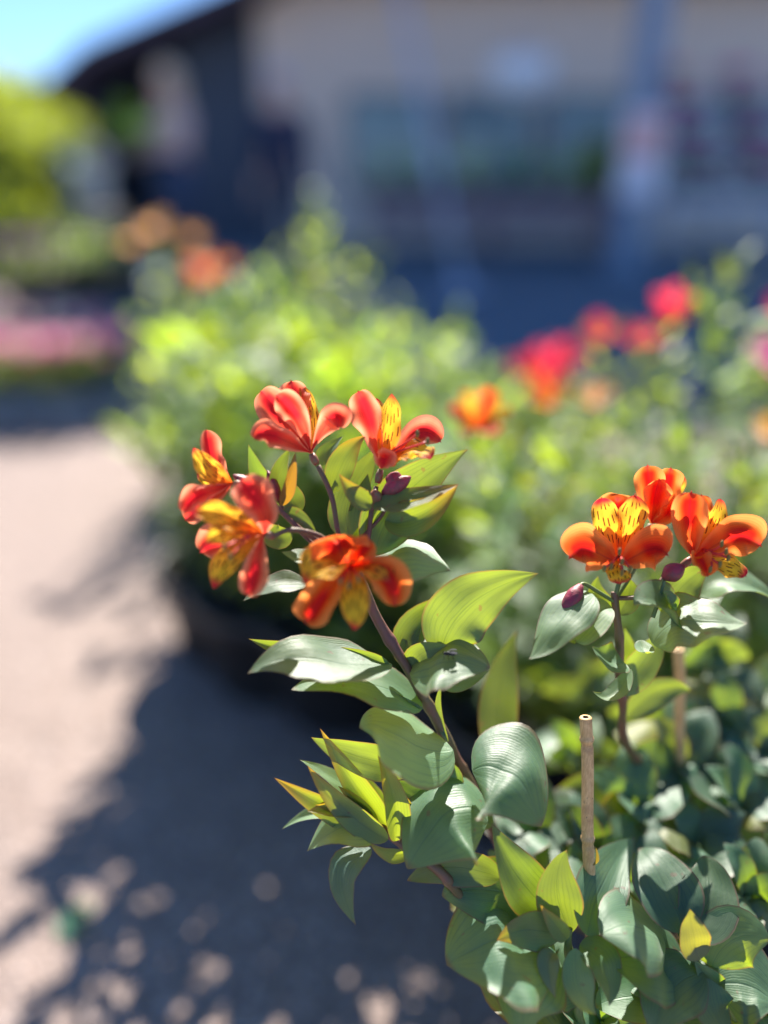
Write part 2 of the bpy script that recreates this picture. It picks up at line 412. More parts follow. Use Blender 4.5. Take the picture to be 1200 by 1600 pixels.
prism('wall', [(-1.9, 0), (9.5, 0), (9.5, 9.0), (-1.0, 9.0), (-1.0, 3.75), (-1.9, 3.3)], YB, YB+7, WALL, bd)  # unseen upper storey, made this tall so its shade covers the road
prism('side_wall', [(-4.95, 0), (-4.65, 0), (-4.65, 2.15), (-4.15, 2.48), (-3.2, 2.83), (-3.2, 0), (-1.903, 0), (-1.903, 3.28), (-4.15, 2.56), (-4.95, 2.03)], YB+.3, YB+6, DARKW, bd)
prism('back_panel', [(-4.65, 0), (-1.91, 0), (-1.91, 3.2), (-4.15, 2.5), (-4.65, 2.1)], YB+3, YB+3.1, DARKW, bd)
rp = [(-5.25, 1.82), (-4.2, 2.55), (-1.75, 3.40), (-1.0, 3.75), (-1.0, 3.93), (-1.85, 3.56), (-4.28, 2.72), (-5.35, 1.97)]
rf = prism('roof', rp, YB-.75, YB+6.5, ROOFM, bd)
prism('unseen_upper_roof', [(-1.5, 9.003), (10, 9.003), (10, 9.25), (-1.5, 9.25)], YB-.6, YB+7.5, ROOFM, bd)  # out of view, tops the storey added for its shade
prism('fascia', [(-.997, 3.62), (9.6, 3.62), (9.6, 3.95), (-.997, 3.95)], YB-.7, YB-.003, ROOFM, bd)
for i in range(5):
    x0 = -.55+i*1.55
    m = MB(); z0, z1 = .85, 2.15
    for c, dm in (((x0+.68, YB-.03, z0), (1.36, .07, .09)), ((x0+.68, YB-.03, z1), (1.36, .07, .09)), ((x0, YB-.03, 1.5), (.08, .066, 1.21)), ((x0+1.36, YB-.03, 1.5), (.08, .066, 1.21)), ((x0+.68, YB-.03, 1.5), (.05, .06, 1.21))): m.box(c, dm)
    wf = m.build('window', FRAME, bd, smooth=False)
    m = MB(); m.box((x0+.36, YB-.015, 1.5), (.58, .02, 1.2)); m.build('pane', GLASS, wf, smooth=False)
    m = MB(); m.box((x0+1.0, YB-.015, 1.5), (.58, .02, 1.2)); m.build('pane', GLASS, wf, smooth=False)

BLUEP = plain('post_paint', (.24, .33, .46), .45, (.20, .28, .40), 5)
PALEP = plain('pale_metal', (.55, .60, .75), .35, (.45, .5, .66), 9, metal=.2)
def slab(b, t):
    q = Vector(t)-Vector(b); return q
# pale pole added in place of a diagonal flare streak
pb = G(722, 455); pt = P(616, -60, 8.2)
lp = thing('streak_pole', pb, 'slim pale blue pole added in place of a diagonal light streak in front of the beige wall', 'pole')
m = MB(); m.tube([pb, pb.lerp(pt, .5), pt], [.018, .028, .050], 10); m.build('pole', PALEP, lp)
m = MB(); m.lathe(pb, [(0, .0), (.17, .0), (.17, .03), (.05, .05), (.045, .12), (0, .12)], 20); m.build('base', PALEP, lp)
m = MB(); m.tube([pb.lerp(pt, .30), pb.lerp(pt, .36)], .06, 10); m.build('collar', PALEP, lp)
# upright canopy post with poster
pc = Vector((2.65, 8.6, 0))
cp = thing('canopy_post', pc, 'square blue grey post standing upright behind the red flowers', 'post')
m = MB(); m.box(pc+Vector((0, 0, 1.95)), (.26, .26, 3.8)); m.build('shaft', BLUEP, cp, smooth=False)
m = MB(); m.box(pc+Vector((0, 0, .03)), (.42, .42, .06)); m.build('foot', BLUEP, cp, smooth=False)
ps = thing('poster_board', pc+Vector((0, -.17, 1.1)), 'pink and white poster board fixed to the blue grey post', 'sign')
m = MB(); m.box(pc+Vector((0, -.150, 1.15)), (.42, .03, .80)); m.build('board', plain('poster_white', (.88, .86, .92), .6, (.82, .8, .9), 4), ps, smooth=False)
m = MB(); m.box(pc+Vector((0, -.168, 1.30)), (.32, .006, .38)); m.build('print', plain('poster_pink', (.90, .40, .40), .6, (.92, .52, .45), 6), ps, smooth=False)
# round white wall lamp shade / plate
hp = Vector((1.66, 10.3, 1.98))
PLW = plain('white_planter', (.88, .9, .92), .4, (.82, .86, .9), 5)
hb = thing('hanging_planter', hp, 'round white hanging planter on a wire in front of the wall', 'planter')
m = MB(); m.lathe(hp-Vector((0, 0, .18)), [(0, 0), (.22, .01), (.34, .16), (.37, .46), (.35, .46), (.31, .2), (0, .16)], 20); m.build('bowl', PLW, hb)
m = MB()
for a in range(3):
    an = a*2.094; m.tube([hp+Vector((.35*math.cos(an), .35*math.sin(an), .27)), hp+Vector((0, 0, .5))], .006, 5)
m.tube([hp+Vector((0, 0, .5)), hp+Vector((0, 0, 1.9))], .006, 5)
m.build('wire', PALEP, hb)
ar = MB(); ar.box(hp+Vector((0, 1.2, 1.92)), (.05, 2.4, .05)); ar.build('bracket', FRAME, hb, smooth=False)

# ------------------------------------------------------------ leaf library and plants
LIB = {}
def leaf_lib(kind, mat, nv, nu, n=6):
    key = (kind, mat.name, nv)
    if key in LIB: return LIB[key]
    out = []
    for i in range(n):
        rr = random.Random(i*7+len(LIB)); b = rr.uniform(.05, .22); sx = rr.uniform(-.10, .10)
        pts = [Vector((0, 0, 0)), Vector((sx, .33, b)), Vector((-sx*.5, .72, b*.9)), Vector((sx, 1, rr.uniform(-.22, .05)))]
        vs, fs, uv = blade_data(pts, rr.uniform(.30, .40) * (1.35 if kind == 'ovate' else 1), (0, 0, 1), kind=kind, fold=rr.uniform(.05, .32), twist=rr.uniform(-.7, .7), ruffle=.08, nv=nv, nu=nu, seed=i)
        me = bpy.data.meshes.new('leaf_shape'); me.from_pydata([tuple(v) for v in vs], [], fs)
        ul = me.uv_layers.new(name='UVMap')
        for lp_ in me.loops: ul.data[lp_.index].uv = uv[lp_.vertex_index]
        me.polygons.foreach_set('use_smooth', [True]*len(me.polygons)); me.materials.append(mat); me.update(); out.append(me)
    LIB[key] = out; return out
def put(name, me, parent, loc, direction, up, scale, tint=(1, 1, 1)):
    y = Vector(direction).normalized(); z = Vector(up) - y*Vector(up).dot(y)
    z = z.normalized() if z.length > 1e-3 else y.orthogonal().normalized()
    x = y.cross(z)
    o = bpy.data.objects.new(name, me); link(o, parent)
    o.rotation_mode = 'QUATERNION'
    o.rotation_quaternion = Matrix((x, y, z)).transposed().to_quaternion()
    o.scale = (scale, scale, scale) if not hasattr(scale, '__len__') else scale
    o.location = Vector(loc) - (wpos(parent) if parent else Vector((0, 0, 0))); o.color = (*tint, 1)
    return o
# blossom for plants further off: ovary mesh with six petal children
PETLIB = {}
def petal_mesh(mat, kind, i):
    key = (mat.name, kind, i)
    if key not in PETLIB:
        rr = random.Random(hash(kind) % 7+i); 
        pts = [Vector((0, 0, 0)), Vector((0, .30, .55)), Vector((0, .85, rr.uniform(.75, .95)))]
        vs, fs, uv = blade_data(pts, .62 if kind == 'outer' else .40, (0, -1, .9), kind=kind, fold=.2, cup=.12, nv=8, nu=4, seed=i)
        me = bpy.data.meshes.new('petal_shape'); me.from_pydata([tuple(v) for v in vs], [], fs)
        ul = me.uv_layers.new(name='UVMap')
        for lp_ in me.loops: ul.data[lp_.index].uv = uv[lp_.vertex_index]
        me.polygons.foreach_set('use_smooth', [True]*len(me.polygons)); me.materials.append(mat); me.update(); PETLIB[key] = me
    return PETLIB[key]
def blossom(parent, loc, d, size, outer, inner, stem_from=None):
    d = Vector(d).normalized(); mb = MB(); loc = Vector(loc)
    mb.tube([loc-d*size*.5, loc-d*size*.15, loc+d*size*.05], [size*.03, size*.07, size*.05], 6)
    if stem_from is not None: mb.tube([stem_from, loc-d*size*.5], size*.03, 5)
    fo = mb.build('flower', STEMG, parent, loc)
    q = d.to_track_quat('Z', 'Y').to_matrix(); a0 = random.uniform(0, 6.28)
    for i in range(6):
        a = a0+i*math.pi/3; rd_ = q @ Vector((math.cos(a), math.sin(a), 0))
        me = petal_mesh(outer if i % 2 else inner, 'outer' if i % 2 else 'inner', i//2)
        s = size*.62*random.uniform(.9, 1.1)
        o = bpy.data.objects.new('petal', me); link(o, fo); o.rotation_mode = 'QUATERNION'
        y = rd_; z = d; x = y.cross(z); o.rotation_quaternion = Matrix((x, y, z)).transposed().to_quaternion()
        o.scale = (s, s, s); o.location = (0, 0, 0); b = random.uniform(.9, 1.1); o.color = (b, b, b, 1)
    return fo
def pot(parent, c, r, h, mat):
    c = Vector(c); mb = MB()
    mb.lathe(c, [(0, 0), (r*.76, 0), (r*.80, .01), (r*.96, h*.86), (r*1.04, h*.86), (r*1.06, h), (r*.97, h), (r*.95, h*.88), (r*.9, h*.80)], 28)
    mb.build('pot', mat, parent)
    mb = MB(); mb.lathe(c, [(0, h*.87), (r*.5, h*.875), (r*.95, h*.86)], 20); mb.build('soil', SOIL, parent)
def allow_all(p): return True
def plant(name, label, cat, c, h, spread, nst, nleaf, flowers=(), group=None, tints=None, kind='leaf', leafl=.06, potr=.11, poth=.18, potm=None, tops=(),
          lod=(7, 4), mat=None, allow=allow_all, r0=.5, smat=None, leaf0=.25, base_z=0.0, rnd_fl=0, fsize=.05, upness=.5):
    c = Vector(c); c.z = base_z
    t = thing(name, c, label, cat, group)
    if potr: pot(t, c, potr, poth, potm or POTM)
    else: poth = 0
    mat = mat or LEAF_FAR; lib = leaf_lib(kind, mat, *lod); smat = smat or STEMG
    tints = tints or [(1, 1, 1)]
    stems = []
    for i in range(nst+len(tops)):
        a = i*2.4+random.uniform(-.3, .3); q = math.sqrt((i+.5)/(nst+len(tops)))
        if i < len(tops): top = Vector(tops[i])
        else: top = c + Vector((math.cos(a)*spread*q, math.sin(a)*spread*q, h*random.uniform(.74, 1.10)*(1-.26*q*q)))
        b = c + Vector((math.cos(a)*potr*.55*q, math.sin(a)*potr*.55*q, poth*.86)) if potr else c + Vector((math.cos(a)*spread*.4*q, math.sin(a)*spread*.4*q, 0))
        mid = b.lerp(top, .5) + Vector(((top.x-b.x)*-.15, (top.y-b.y)*-.15, .03))
        stems.append([b, mid, top])
        mb = MB(); pts = [bez([b, mid, top], k/6) for k in range(7)]
        mb.tube(pts, [.0028-.0014*k/6 for k in range(7)], 5, False); mb.build('stem', smat, t, b)
    per = max(1, int(nleaf/len(stems)))
    for b, mid, top in stems:
        for k in range(per):
            v = leaf0 + (1-leaf0)*((k+random.random()*.6)/per)**.8
            v = min(v, 1); p = bez([b, mid, top], v)
            if not allow(p): continue
            a = k*2.4+random.uniform(-.5, .5)+b.x*50
            dn = Vector((math.cos(a), math.sin(a), random.uniform(-.15, .5)+upness*v**4*2))
            tt = random.choice(tints); bb = random.uniform(.65, 1.3)
            yl = 1+.35*v**3
            put('leaf', random.choice(lib), t, p, dn, Vector((0, 0, 1))+Vector((random.uniform(-.4, .4), random.uniform(-.4, .4), 0)),
                leafl*random.uniform(.65, 1.15)*(1-.25*v**4), (tt[0]*bb*yl, tt[1]*bb*yl, tt[2]*bb))
    for fl in flowers:
        loc, d, size, om, im = fl
        near = min(stems, key=lambda s: (s[2]-Vector(loc)).length)
        blossom(t, loc, d, size, om, im, near[2])
    return t, stems

# ============================================================ FOREGROUND PLANT A: five orange blossoms on a leaning stem
YEL = (1.0, 1.0, 1.0); GLA = (.95, 1.1, 1.08); BRO = (2.0, .75, .65); DRK = (.75, .75, .8); OLV = (1.15, .95, .6); LIT = (1.45, 1.45, 1.5)  # last tint puts sunlit paleness into the leaf colour
PA = Vector((.30, .45, 0))
A = thing('flowering_alstroemeria', PA, 'potted plant whose leaning purple stem carries five orange and yellow blossoms, nearest in the middle', 'potted plant')
pot(A, PA, .115, .20, POTM)
pb_ = PA + Vector((-.03, -.01, .175)); qx, qy, qd = proj(pb_)
tube_px('stem', A, [(qx, qy, qd), (860, 1420, .50), (735, 1225, .43), (690, 1140, .415), (640, 1050, .405), (590, 968, .40), (560, 900, .395), (540, 868, .393)], (.0034, .0026), STEM, 10)
# pedicels
tube_px('pedicel', A, [(540, 868, .393), (528, 830, .393), (518, 775, .393), (497, 728, .393)], (.0013, .0015), STEM)
tube_px('pedicel', A, [(540, 868, .393), (480, 835, .39), (440, 800, .387), (412, 770, .386), (378, 757, .386)], (.0015, .0013), STEM)
tube_px('pedicel', A, [(540, 868, .393), (500, 838, .386), (455, 828, .380), (428, 838, .376)], (.0014, .0014), STEM)
tube_px('pedicel', A, [(540, 868, .393), (572, 850, .395), (580, 800, .397), (588, 760, .398)], (.0014, .0014), STEM)
tube_px('pedicel', A, [(540, 868, .393), (545, 880, .388), (548, 890, .382)], (.0014, .0014), STEM)
tube_px('pedicel', A, [(540, 868, .393), (500, 858, .395), (455, 815, .396), (436, 782, .396)], (.0012, .001), STEM)
tube_px('pedicel', A, [(540, 868, .393), (575, 830, .397), (600, 800, .398), (612, 762, .398)], (.0011, .001), STEM)

def flower(parent, c, ax_px, size, petals, stamens=(), ov=True):
    """c: (px,py,d) of the throat; ax_px: where the ovary meets the pedicel; petals listed one by one"""
    c3 = P(*c); a3 = P(*ax_px); mb = MB(); dd = (c3-a3)
    mb.tube([a3, a3+dd*.12, a3+dd*.30, a3+dd*.50], [.0015, .0021, .0022, .0016], 10)
    fo = mb.build('flower', OVARY, parent, a3)
    for pe in petals:
        mids, Wp, kind, k, sd_, extra = pe
        base = (c[0]*.55+ax_px[0]*.45, c[1]*.55+ax_px[1]*.45, c[2]*.55+ax_px[2]*.45)
        m_ = OUTER if kind in ('outer', 'round') else INNER
        if 'mat' in extra: extra = dict(extra); m_ = extra.pop('mat')
        kw = dict(fold=.16, cup=.10, ruffle=.24, nv=34, nu=16, notch=-.09, crease=.07, wmin=.10); kw.update(extra)
        blade('petal', fo, [base]+list(mids), Wp, k, sd_, m_, kind=kind, **kw)
    for st in stamens:
        pts = [P(*q) for q in [c]+list(st)]
        pp = [bez(pts, i/6) for i in range(7)]
        mb = MB(); mb.tube(pp, .0006, 6); s_ = mb.build('stamen', FILA, fo, pp[0])
        mb = MB(); mb.ball(pp[-1], .0019, 8, 6, (.55, .55, 1.15)); mb.build('anther', ANTH, s_, pp[-1])
    return fo
# F2: top, seen from the side, reaching up and left
flower(A, (478, 692, .393), (495, 726, .393), 1, [
    ([(462, 640, .400), (455, 596, .402)], 51, 'outer', .15, .1, dict(mat=CORAL)),
    ([(505, 660, .389), (535, 630, .386), (527, 668, .382)], 44, 'outer', .1, .3, dict(mat=CORAL, fold=.3)),
    ([(445, 690, .383), (415, 668, .380), (398, 686, .378)], 42, 'round', .35, -.2, dict(mat=CORAL)),
    ([(440, 650, .394), (408, 612, .396)], 54, 'outer', .1, -.3, dict(mat=CORAL, fold=.25)),
    ([(470, 640, .387), (432, 618, .384)], 44, 'outer', .05, .0, dict(mat=CORAL, fold=.1)),
    ([(490, 650, .398), (470, 600, .404)], 29, 'slim', .05, .2, {}),
])
# F1: far left, side view with dashed yellow petal
flower(A, (352, 752, .386), (378, 758, .386), 1, [
    ([(325, 735, .388), (322, 672, .388)], 31, 'outer', .0, .8, dict(mat=CORAL, fold=.5)),
    ([(330, 745, .383), (302, 700, .382)], 36, 'slim', .1, -.1, dict(fold=.3)),
    ([(335, 755, .388), (308, 738, .391)], 29, 'slim', .2, -.2, {}),
    ([(330, 775, .386), (290, 812, .386)], 48, 'round', .1, -.2, dict(mat=CORAL, fold=.2)),
    ([(330, 770, .380), (300, 770, .376), (288, 800, .375)], 38, 'outer', .3, -.2, dict(mat=CORAL)),
    ([(340, 740, .392), (330, 700, .394)], 26, 'outer', .1, .4, dict(mat=CORAL)),
])
# F3: front left, hanging open to the lower left
flower(A, (398, 832, .376), (430, 838, .377), 1, [
    ([(424, 800, .370), (392, 770, .364), (376, 752, .366)], 59, 'round', .1, .3, dict(mat=CORAL, fold=.25, cup=.15)),
    ([(378, 822, .368), (340, 796, .362), (298, 800, .364)], 40, 'slim', .35, -.1, dict(fold=.2)),
    ([(370, 838, .378), (330, 840, .382), (314, 862, .382)], 58, 'outer', .1, -.2, dict(mat=CORAL)),
    ([(365, 860, .372), (345, 880, .370), (334, 920, .369)], 42, 'slim', .1, -.1, {}),
    ([(400, 865, .368), (400, 900, .366), (386, 930, .366)], 42, 'outer', .2, .3, dict(mat=CORAL, fold=.3)),
    ([(375, 830, .368), (340, 830, .362), (322, 850, .360)], 38, 'slim', .2, .0, {}),
], [((380, 840, .365), (350, 855, .355)), ((380, 845, .362), (360, 870, .356))])
# F5: upper right, three quarters view
flower(A, (600, 712, .397), (590, 755, .398), 1, [
    ([(585, 660, .393), (560, 612, .392)], 49, 'outer', .1, -.4, dict(mat=CORAL, fold=.35)),
    ([(608, 670, .392), (612, 615, .392)], 36, 'slim', .05, .3, dict(fold=.35)),
    ([(600, 670, .401), (588, 622, .405)], 35, 'slim', .0, .0, {}),
    ([(640, 690, .395), (655, 655, .398), (688, 690, .398)], 52, 'outer', .3, .2, dict(mat=CORAL, fold=.3)),
    ([(635, 705, .390), (660, 700, .386), (672, 718, .382)], 31, 'slim', .5, .3, {}),
    ([(600, 720, .388), (606, 702, .380), (596, 730, .378)], 36, 'outer', .1, .0, dict(mat=CORAL, tipcurl=.1)),
], [((640, 690, .385), (652, 678, .382)), ((640, 700, .384), (668, 690, .380))])
# F4: nearest, opening towards the viewer and down
flower(A, (548, 880, .380), (545, 893, .389), 1, [
    ([(528, 858, .372), (524, 836, .368)], 93, 'round', .15, 0, dict(fold=.12, notch=.22)),
    ([(560, 870, .374), (580, 845, .372)], 36, 'outer', .2, .3, dict(fold=.2)),
    ([(522, 905, .368), (492, 950, .364), (478, 972, .366)], 57, 'outer', .15, -.2, dict(fold=.22, cup=.2)),
    ([(580, 880, .368), (620, 890, .364), (616, 946, .366)], 55, 'outer', .15, .25, dict(fold=.22, cup=.2)),
    ([(530, 880, .366), (490, 880, .360), (476, 912, .360)], 37, 'slim', .4, -.3, dict(fold=.2)),
    ([(552, 905, .362), (558, 950, .358), (553, 985, .362)], 45, 'slim', .2, 0, dict(fold=-.25)),
    ([(575, 885, .370), (600, 880, .366), (608, 912, .364)], 36, 'slim', .4, .2, {}),
], [((550, 900, .362), (545, 915, .355)), ((555, 895, .362), (560, 905, .352)), ((545, 895, .362), (532, 908, .354))])
def bud(parent, c, t, r, mat=None):
    a = P(*c); b = P(*t); mb = MB(); n_ = 10; pts = [a.lerp(b, i/9) for i in range(10)]
    rad = [r*x for x in (.35, .6, .85, 1, 1.02, .98, .88, .70, .45, .12)]
    vs = MB(); vs.tube(pts, rad, 12)
    # three shallow furrows between the closed petals
    ax = (b-a).normalized()
    for i, v in enumerate(vs.v):
        k = i % 12; ring = i//12
        if k % 4 == 0 and 0 < ring < 9: vs.v[i] = v + (pts[ring]-v)*.14
    return vs.build('bud', mat or BUD, parent, a)
bud(A, (415, 772, .392), (364, 742, .388), .0040); bud(A, (598, 772, .396), (642, 745, .392), .0046); bud(A, (612, 762, .398), (622, 738, .392), .005)
bud(A, (436, 782, .396), (418, 735, .394), .003); bud(A, (588, 792, .40), (586, 765, .392), .0042, OVARY)
lf = lambda *a, **k: blade('leaf', A, *a, **k)
# upper leaves under the blossoms
lf([(548, 838, .400), (520, 790, .408), (600, 690, .416)], 62, 0, .0, tint=YEL, fold=.12)
lf([(586, 868, .398), (600, 770, .402), (732, 702, .410)], 92, 0, .1, tint=YEL, fold=.15)
lf([(602, 812, .394), (650, 830, .390), (716, 757, .388)], 62, .12, -.1, mat=YOUNG, fold=.45, twist=.5)
lf([(582, 792, .392), (640, 790, .388), (718, 756, .386)], 34, .5, .1, mat=YOUNG, fold=.3)
lf([(578, 884, .396), (640, 850, .388), (706, 886, .382)], 72, .62, .15, tint=LIT, fold=-.2, tipcurl=.06)
lf([(436, 786, .396), (424, 740, .395), (454, 700, .394)], 30, .1, .4, tint=DRK, fold=.4)
lf([(438, 790, .398), (408, 760, .398), (388, 694, .396)], 38, .2, -.3, tint=GLA, fold=.4)
lf([(440, 790, .394), (450, 760, .390), (462, 705, .388)], 20, .1, .8, tint=BRO, fold=.5)
lf([(520, 770, .398), (530, 710, .398), (572, 680, .396)], 46, .3, .2, mat=YOUNG, fold=.4)
lf([(512, 740, .404), (500, 710, .408), (536, 682, .41)], 36, .5, 0, tint=GLA)
lf([(582, 788, .390), (556, 786, .386), (530, 740, .382)], 34, .15, .2, mat=YOUNG, fold=.4)
lf([(478, 915, .398), (430, 905, .394), (380, 939, .388)], 30, .6, -.2, tint=DRK, fold=.35)
lf([(520, 870, .396), (470, 880, .392), (440, 862, .388)], 26, .65, -.1, tint=LIT, fold=.2)
lf([(455, 828, .396), (430, 860, .400), (396, 800, .402)], 40, .2, 0, tint=YEL)
lf([(470, 800, .402), (452, 770, .404), (420, 745, .406)], 40, .2, 0, tint=DRK)
lf([(440, 800, .392), (470, 800, .390), (495, 835, .388)], 22, .3, 0, tint=DRK, fold=.4)
lf([(585, 862, .402), (610, 790, .404), (680, 745, .41)], 60, 0, -.1, tint=YEL)
lf([(570, 860, .404), (560, 800, .408), (575, 740, .41)], 48, .0, .1, tint=YEL)
# pair with long leaves left of the stem
lf([(612, 1038, 0.399), (520, 1050, 0.387), (460, 1000, 0.381), (390, 1055, 0.381)], 62, .66, -.05, tint=LIT, fold=.10, twist=-.5, tipcurl=-.03)
lf([(560, 1030, 0.405), (480, 1030, 0.403), (388, 998, 0.397)], 42, .2, -.1, tint=YEL, fold=.4)
lf([(660, 1106, 0.405), (590, 1066, 0.400), (540, 1050, 0.395), (455, 1078, 0.389)], 54, .68, -.1, tint=GLA, fold=.12, kind='narrow')
lf([(662, 1108, 0.403), (620, 1088, 0.402), (575, 1070, 0.400)], 9, .1, 0, tint=YEL, kind='narrow')
lf([(608, 1038, 0.399), (575, 1030, 0.401), (480, 1018, 0.405), (440, 1012, 0.405)], 30, .15, 0, tint=YEL, fold=.3)
# right of the stem
lf([(690, 1020, .405), (700, 930, .408), (842, 896, .404)], 104, -.02, .05, tint=YEL, fold=.16, ruffle=.10, nv=24, nu=12)
lf([(640, 1052, .402), (690, 1000, .392), (766, 1044, .388)], 84, .70, 0, tint=LIT, fold=-.10, kind='ovate', nv=24, nu=12)
lf([(646, 1050, .405), (640, 1015, .402), (700, 1008, .398)], 40, .0, -.2, tint=YEL, fold=.3)
lf([(690, 1068, .400), (720, 1075, .396), (766, 1046, .390)], 26, .05, 0, tint=YEL, fold=.2)
lf([(632, 1040, .410), (622, 960, .414), (740, 930, .418)], 50, .4, .2, tint=YEL, fold=.3, twist=1.2)
lf([(655, 1070, .408), (625, 1020, .410), (640, 975, .414), (700, 935, .420)], 26, .65, -.2, tint=LIT, fold=.3)
lf([(700, 1160, .412), (675, 1110, .412), (690, 1070, .410)], 12, .1, 0, tint=YEL, kind='narrow')
lf([(785, 1200, .450), (760, 1090, .455), (808, 985, .460)], 66, .05, .1, tint=DRK, fold=.2)
# lower pair by the stem
lf([(708, 1172, .405), (640, 1190, .395), (600, 1110, .388), (562, 1138, .384)], 74, .62, .1, tint=LIT, fold=-.15, kind='ovate', twist=.4, nv=24, nu=12)
lf([(650, 1200, .405), (560, 1190, .404), (486, 1152, .400)], 58, .0, -.1, tint=YEL, fold=.2)
lf([(700, 1190, .412), (700, 1260, .412), (610, 1220, .410)], 66, .25, 0, tint=GLA, fold=.1)
lf([(760, 1260, .42), (690, 1250, .418), (620, 1225, .415)], 60, .05, 0, tint=YEL)
lf([(770, 1290, .43), (700, 1240, .43), (640, 1185, .425)], 60, .05, 0, tint=YEL)

# ============================================================ PLANT B: leafy side shoot and the broad leaved bush at lower right
PBc = Vector((.20, .30, 0))
B = thing('leafy_alstroemeria', PBc, 'potted plant of broad blue green leaves without blossoms at the lower right corner', 'potted plant')
pot(B, PBc, .115, .20, POTM)
lb = lambda *a, **k: blade('leaf', B, *a, **k)
pq = proj(PBc+Vector((-.02, .0, .175)))
tube_px('stem', B, [pq, (800, 1520, .46), (765, 1470, .42), (715, 1395, .402), (680, 1355, .398), (640, 1328, .406), (600, 1296, .409), (575, 1270, .409)], (.0034, .0022), STEM, 10)
lb([(722, 1402, 0.411), (700, 1380, 0.407), (672, 1350, 0.403)], 26, .4, .1, mat=YOUNG, fold=.6)
lb([(610, 1300, 0.409), (560, 1240, 0.403), (500, 1138, 0.401)], 42, .15, .1, mat=YOUNG, fold=.35)
lb([(600, 1310, 0.407), (520, 1270, 0.399), (428, 1215, 0.395)], 42, .0, -.1, mat=YOUNG, fold=.3)
lb([(606, 1312, 0.403), (540, 1280, 0.395), (480, 1196, 0.393)], 43, .12, .1, mat=YOUNG, fold=.4)
lb([(618, 1314, 0.405), (625, 1250, 0.397), (590, 1180, 0.393)], 42, .1, .35, mat=YOUNG, fold=.45)
lb([(628, 1316, 0.409), (655, 1270, 0.407), (606, 1222, 0.405)], 28, .0, .2, mat=YOUNG, fold=.4)
lb([(560, 1250, 0.411), (530, 1215, 0.411), (468, 1187, 0.409)], 20, .6, -.2, tint=LIT, fold=.3)
lb([(580, 1270, 0.407), (560, 1240, 0.405), (518, 1192, 0.403)], 11, .65, .2, tint=LIT, fold=.3)
lb([(570, 1260, 0.413), (540, 1230, 0.415), (500, 1205, 0.417)], 28, .1, 0, mat=YOUNG, fold=.3)
lb([(596, 1296, 0.409), (540, 1270, 0.400), (480, 1330, 0.393)], 47, .45, -.2, tint=LIT, fold=.2, twist=.5)
lb([(560, 1280, 0.413), (500, 1250, 0.415), (440, 1296, 0.415)], 18, .5, -.3, tint=LIT, fold=.3)
lb([(580, 1326, 0.405), (535, 1350, 0.397), (520, 1370, 0.393), (556, 1446, 0.389)], 47, .55, -.5, tint=(.8, .95, 1.4), fold=.25)
lb([(642, 1332, 0.410), (610, 1345, 0.407), (576, 1316, 0.403)], 25, .0, 0, mat=YOUNG, fold=.3)
lb([(620, 1310, 0.415), (600, 1260, 0.419), (560, 1200, 0.423)], 33, .05, 0, tint=YEL, fold=.2)
for i in range(5):   # tightly packed small bracts of the shoot tip
    lb([(590-i*6, 1290-i*6, .407), (560-i*9, 1250+i*4, .401), (528-i*12, 1228+i*10, .399-i*.002)], 24, .1*i, .2-.1*i, mat=YOUNG, fold=.5)
# bigger leaves right of the shoot
lb([(762, 1285, .400), (700, 1220, .390), (636, 1358, .388)], 104, .60, -.1, tint=GLA, fold=-.12, kind='ovate', nv=24, nu=12)
lb([(738, 1205, .398), (800, 1160, .386), (846, 1292, .384)], 128, .56, .15, tint=GLA, fold=-.10, kind='ovate', nv=24, nu=12)
lb([(782, 1372, .404), (710, 1335, .400), (636, 1376, .396)], 56, .05, 0, tint=YEL, fold=.2, kind='ovate')
lb([(865, 1425, .408), (760, 1370, .404), (690, 1400, .400)], 96, .35, -.1, tint=GLA, fold=.05, kind='ovate')
lb([(868, 1430, .404), (800, 1380, .398), (768, 1286, .394)], 76, .22, .2, tint=(.9, 1, .9), fold=.3, twist=.6)
lb([(892, 1458, .400), (850, 1380, .394), (886, 1328, .392)], 74, .02, 0, tint=YEL, fold=.22)
lb([(918, 1462, .394), (930, 1370, .408), (992, 1308, .442)], 82, .42, .25, tint=GLA, fold=.25)
lb([(1068, 1458, .396), (1040, 1360, .408), (998, 1326, .436)], 104, .36, 0, tint=GLA, fold=.05, kind='ovate')
lb([(1074, 1462, .396), (1130, 1400, .406), (1098, 1336, .424)], 92, .36, -.1, tint=(1, 1.05, .9), fold=.1, kind='ovate')
lb([(878, 1462, .396), (820, 1440, .390), (776, 1470, .386)], 62, .05, 0, mat=YOUNG, fold=.15)
lb([(886, 1468, .392), (870, 1450, .388), (844, 1414, .384)], 30, .0, .2, mat=YOUNG, fold=.3)
lb([(868, 1490, .398), (780, 1440, .390), (698, 1508, .384)], 112, .55, -.1, tint=(.85, 1.05, 1.2), fold=-.05, kind='ovate', nv=24, nu=12)
lb([(872, 1496, .396), (800, 1540, .386), (822, 1625, .380)], 96, .50, -.1, tint=GLA, fold=-.05)
lb([(866, 1488, .390), (846, 1500, .384), (868, 1560, .380)], 34, .45, -.2, tint=(1.5, 1.1, 1.1), fold=.3)
lb([(900, 1482, .390), (895, 1560, .380), (932, 1585, .376)], 50, .45, .0, tint=LIT, fold=.3)
lb([(905, 1478, .394), (960, 1500, .386), (952, 1572, .382)], 54, .5, .3, tint=GLA, fold=.3)
lb([(1040, 1480, .398), (990, 1420, .388), (938, 1462, .384)], 74, .62, 0, tint=LIT, fold=-.1, kind='ovate')
lb([(1068, 1520, .402), (1010, 1480, .396), (948, 1500, .392)], 84, .45, 0, tint=GLA, fold=0, kind='ovate')
lb([(1112, 1510, .402), (1140, 1440, .396), (1204, 1470, .394)], 92, .36, 0, tint=(1.1, 1.1, .9), fold=.05, kind='ovate')
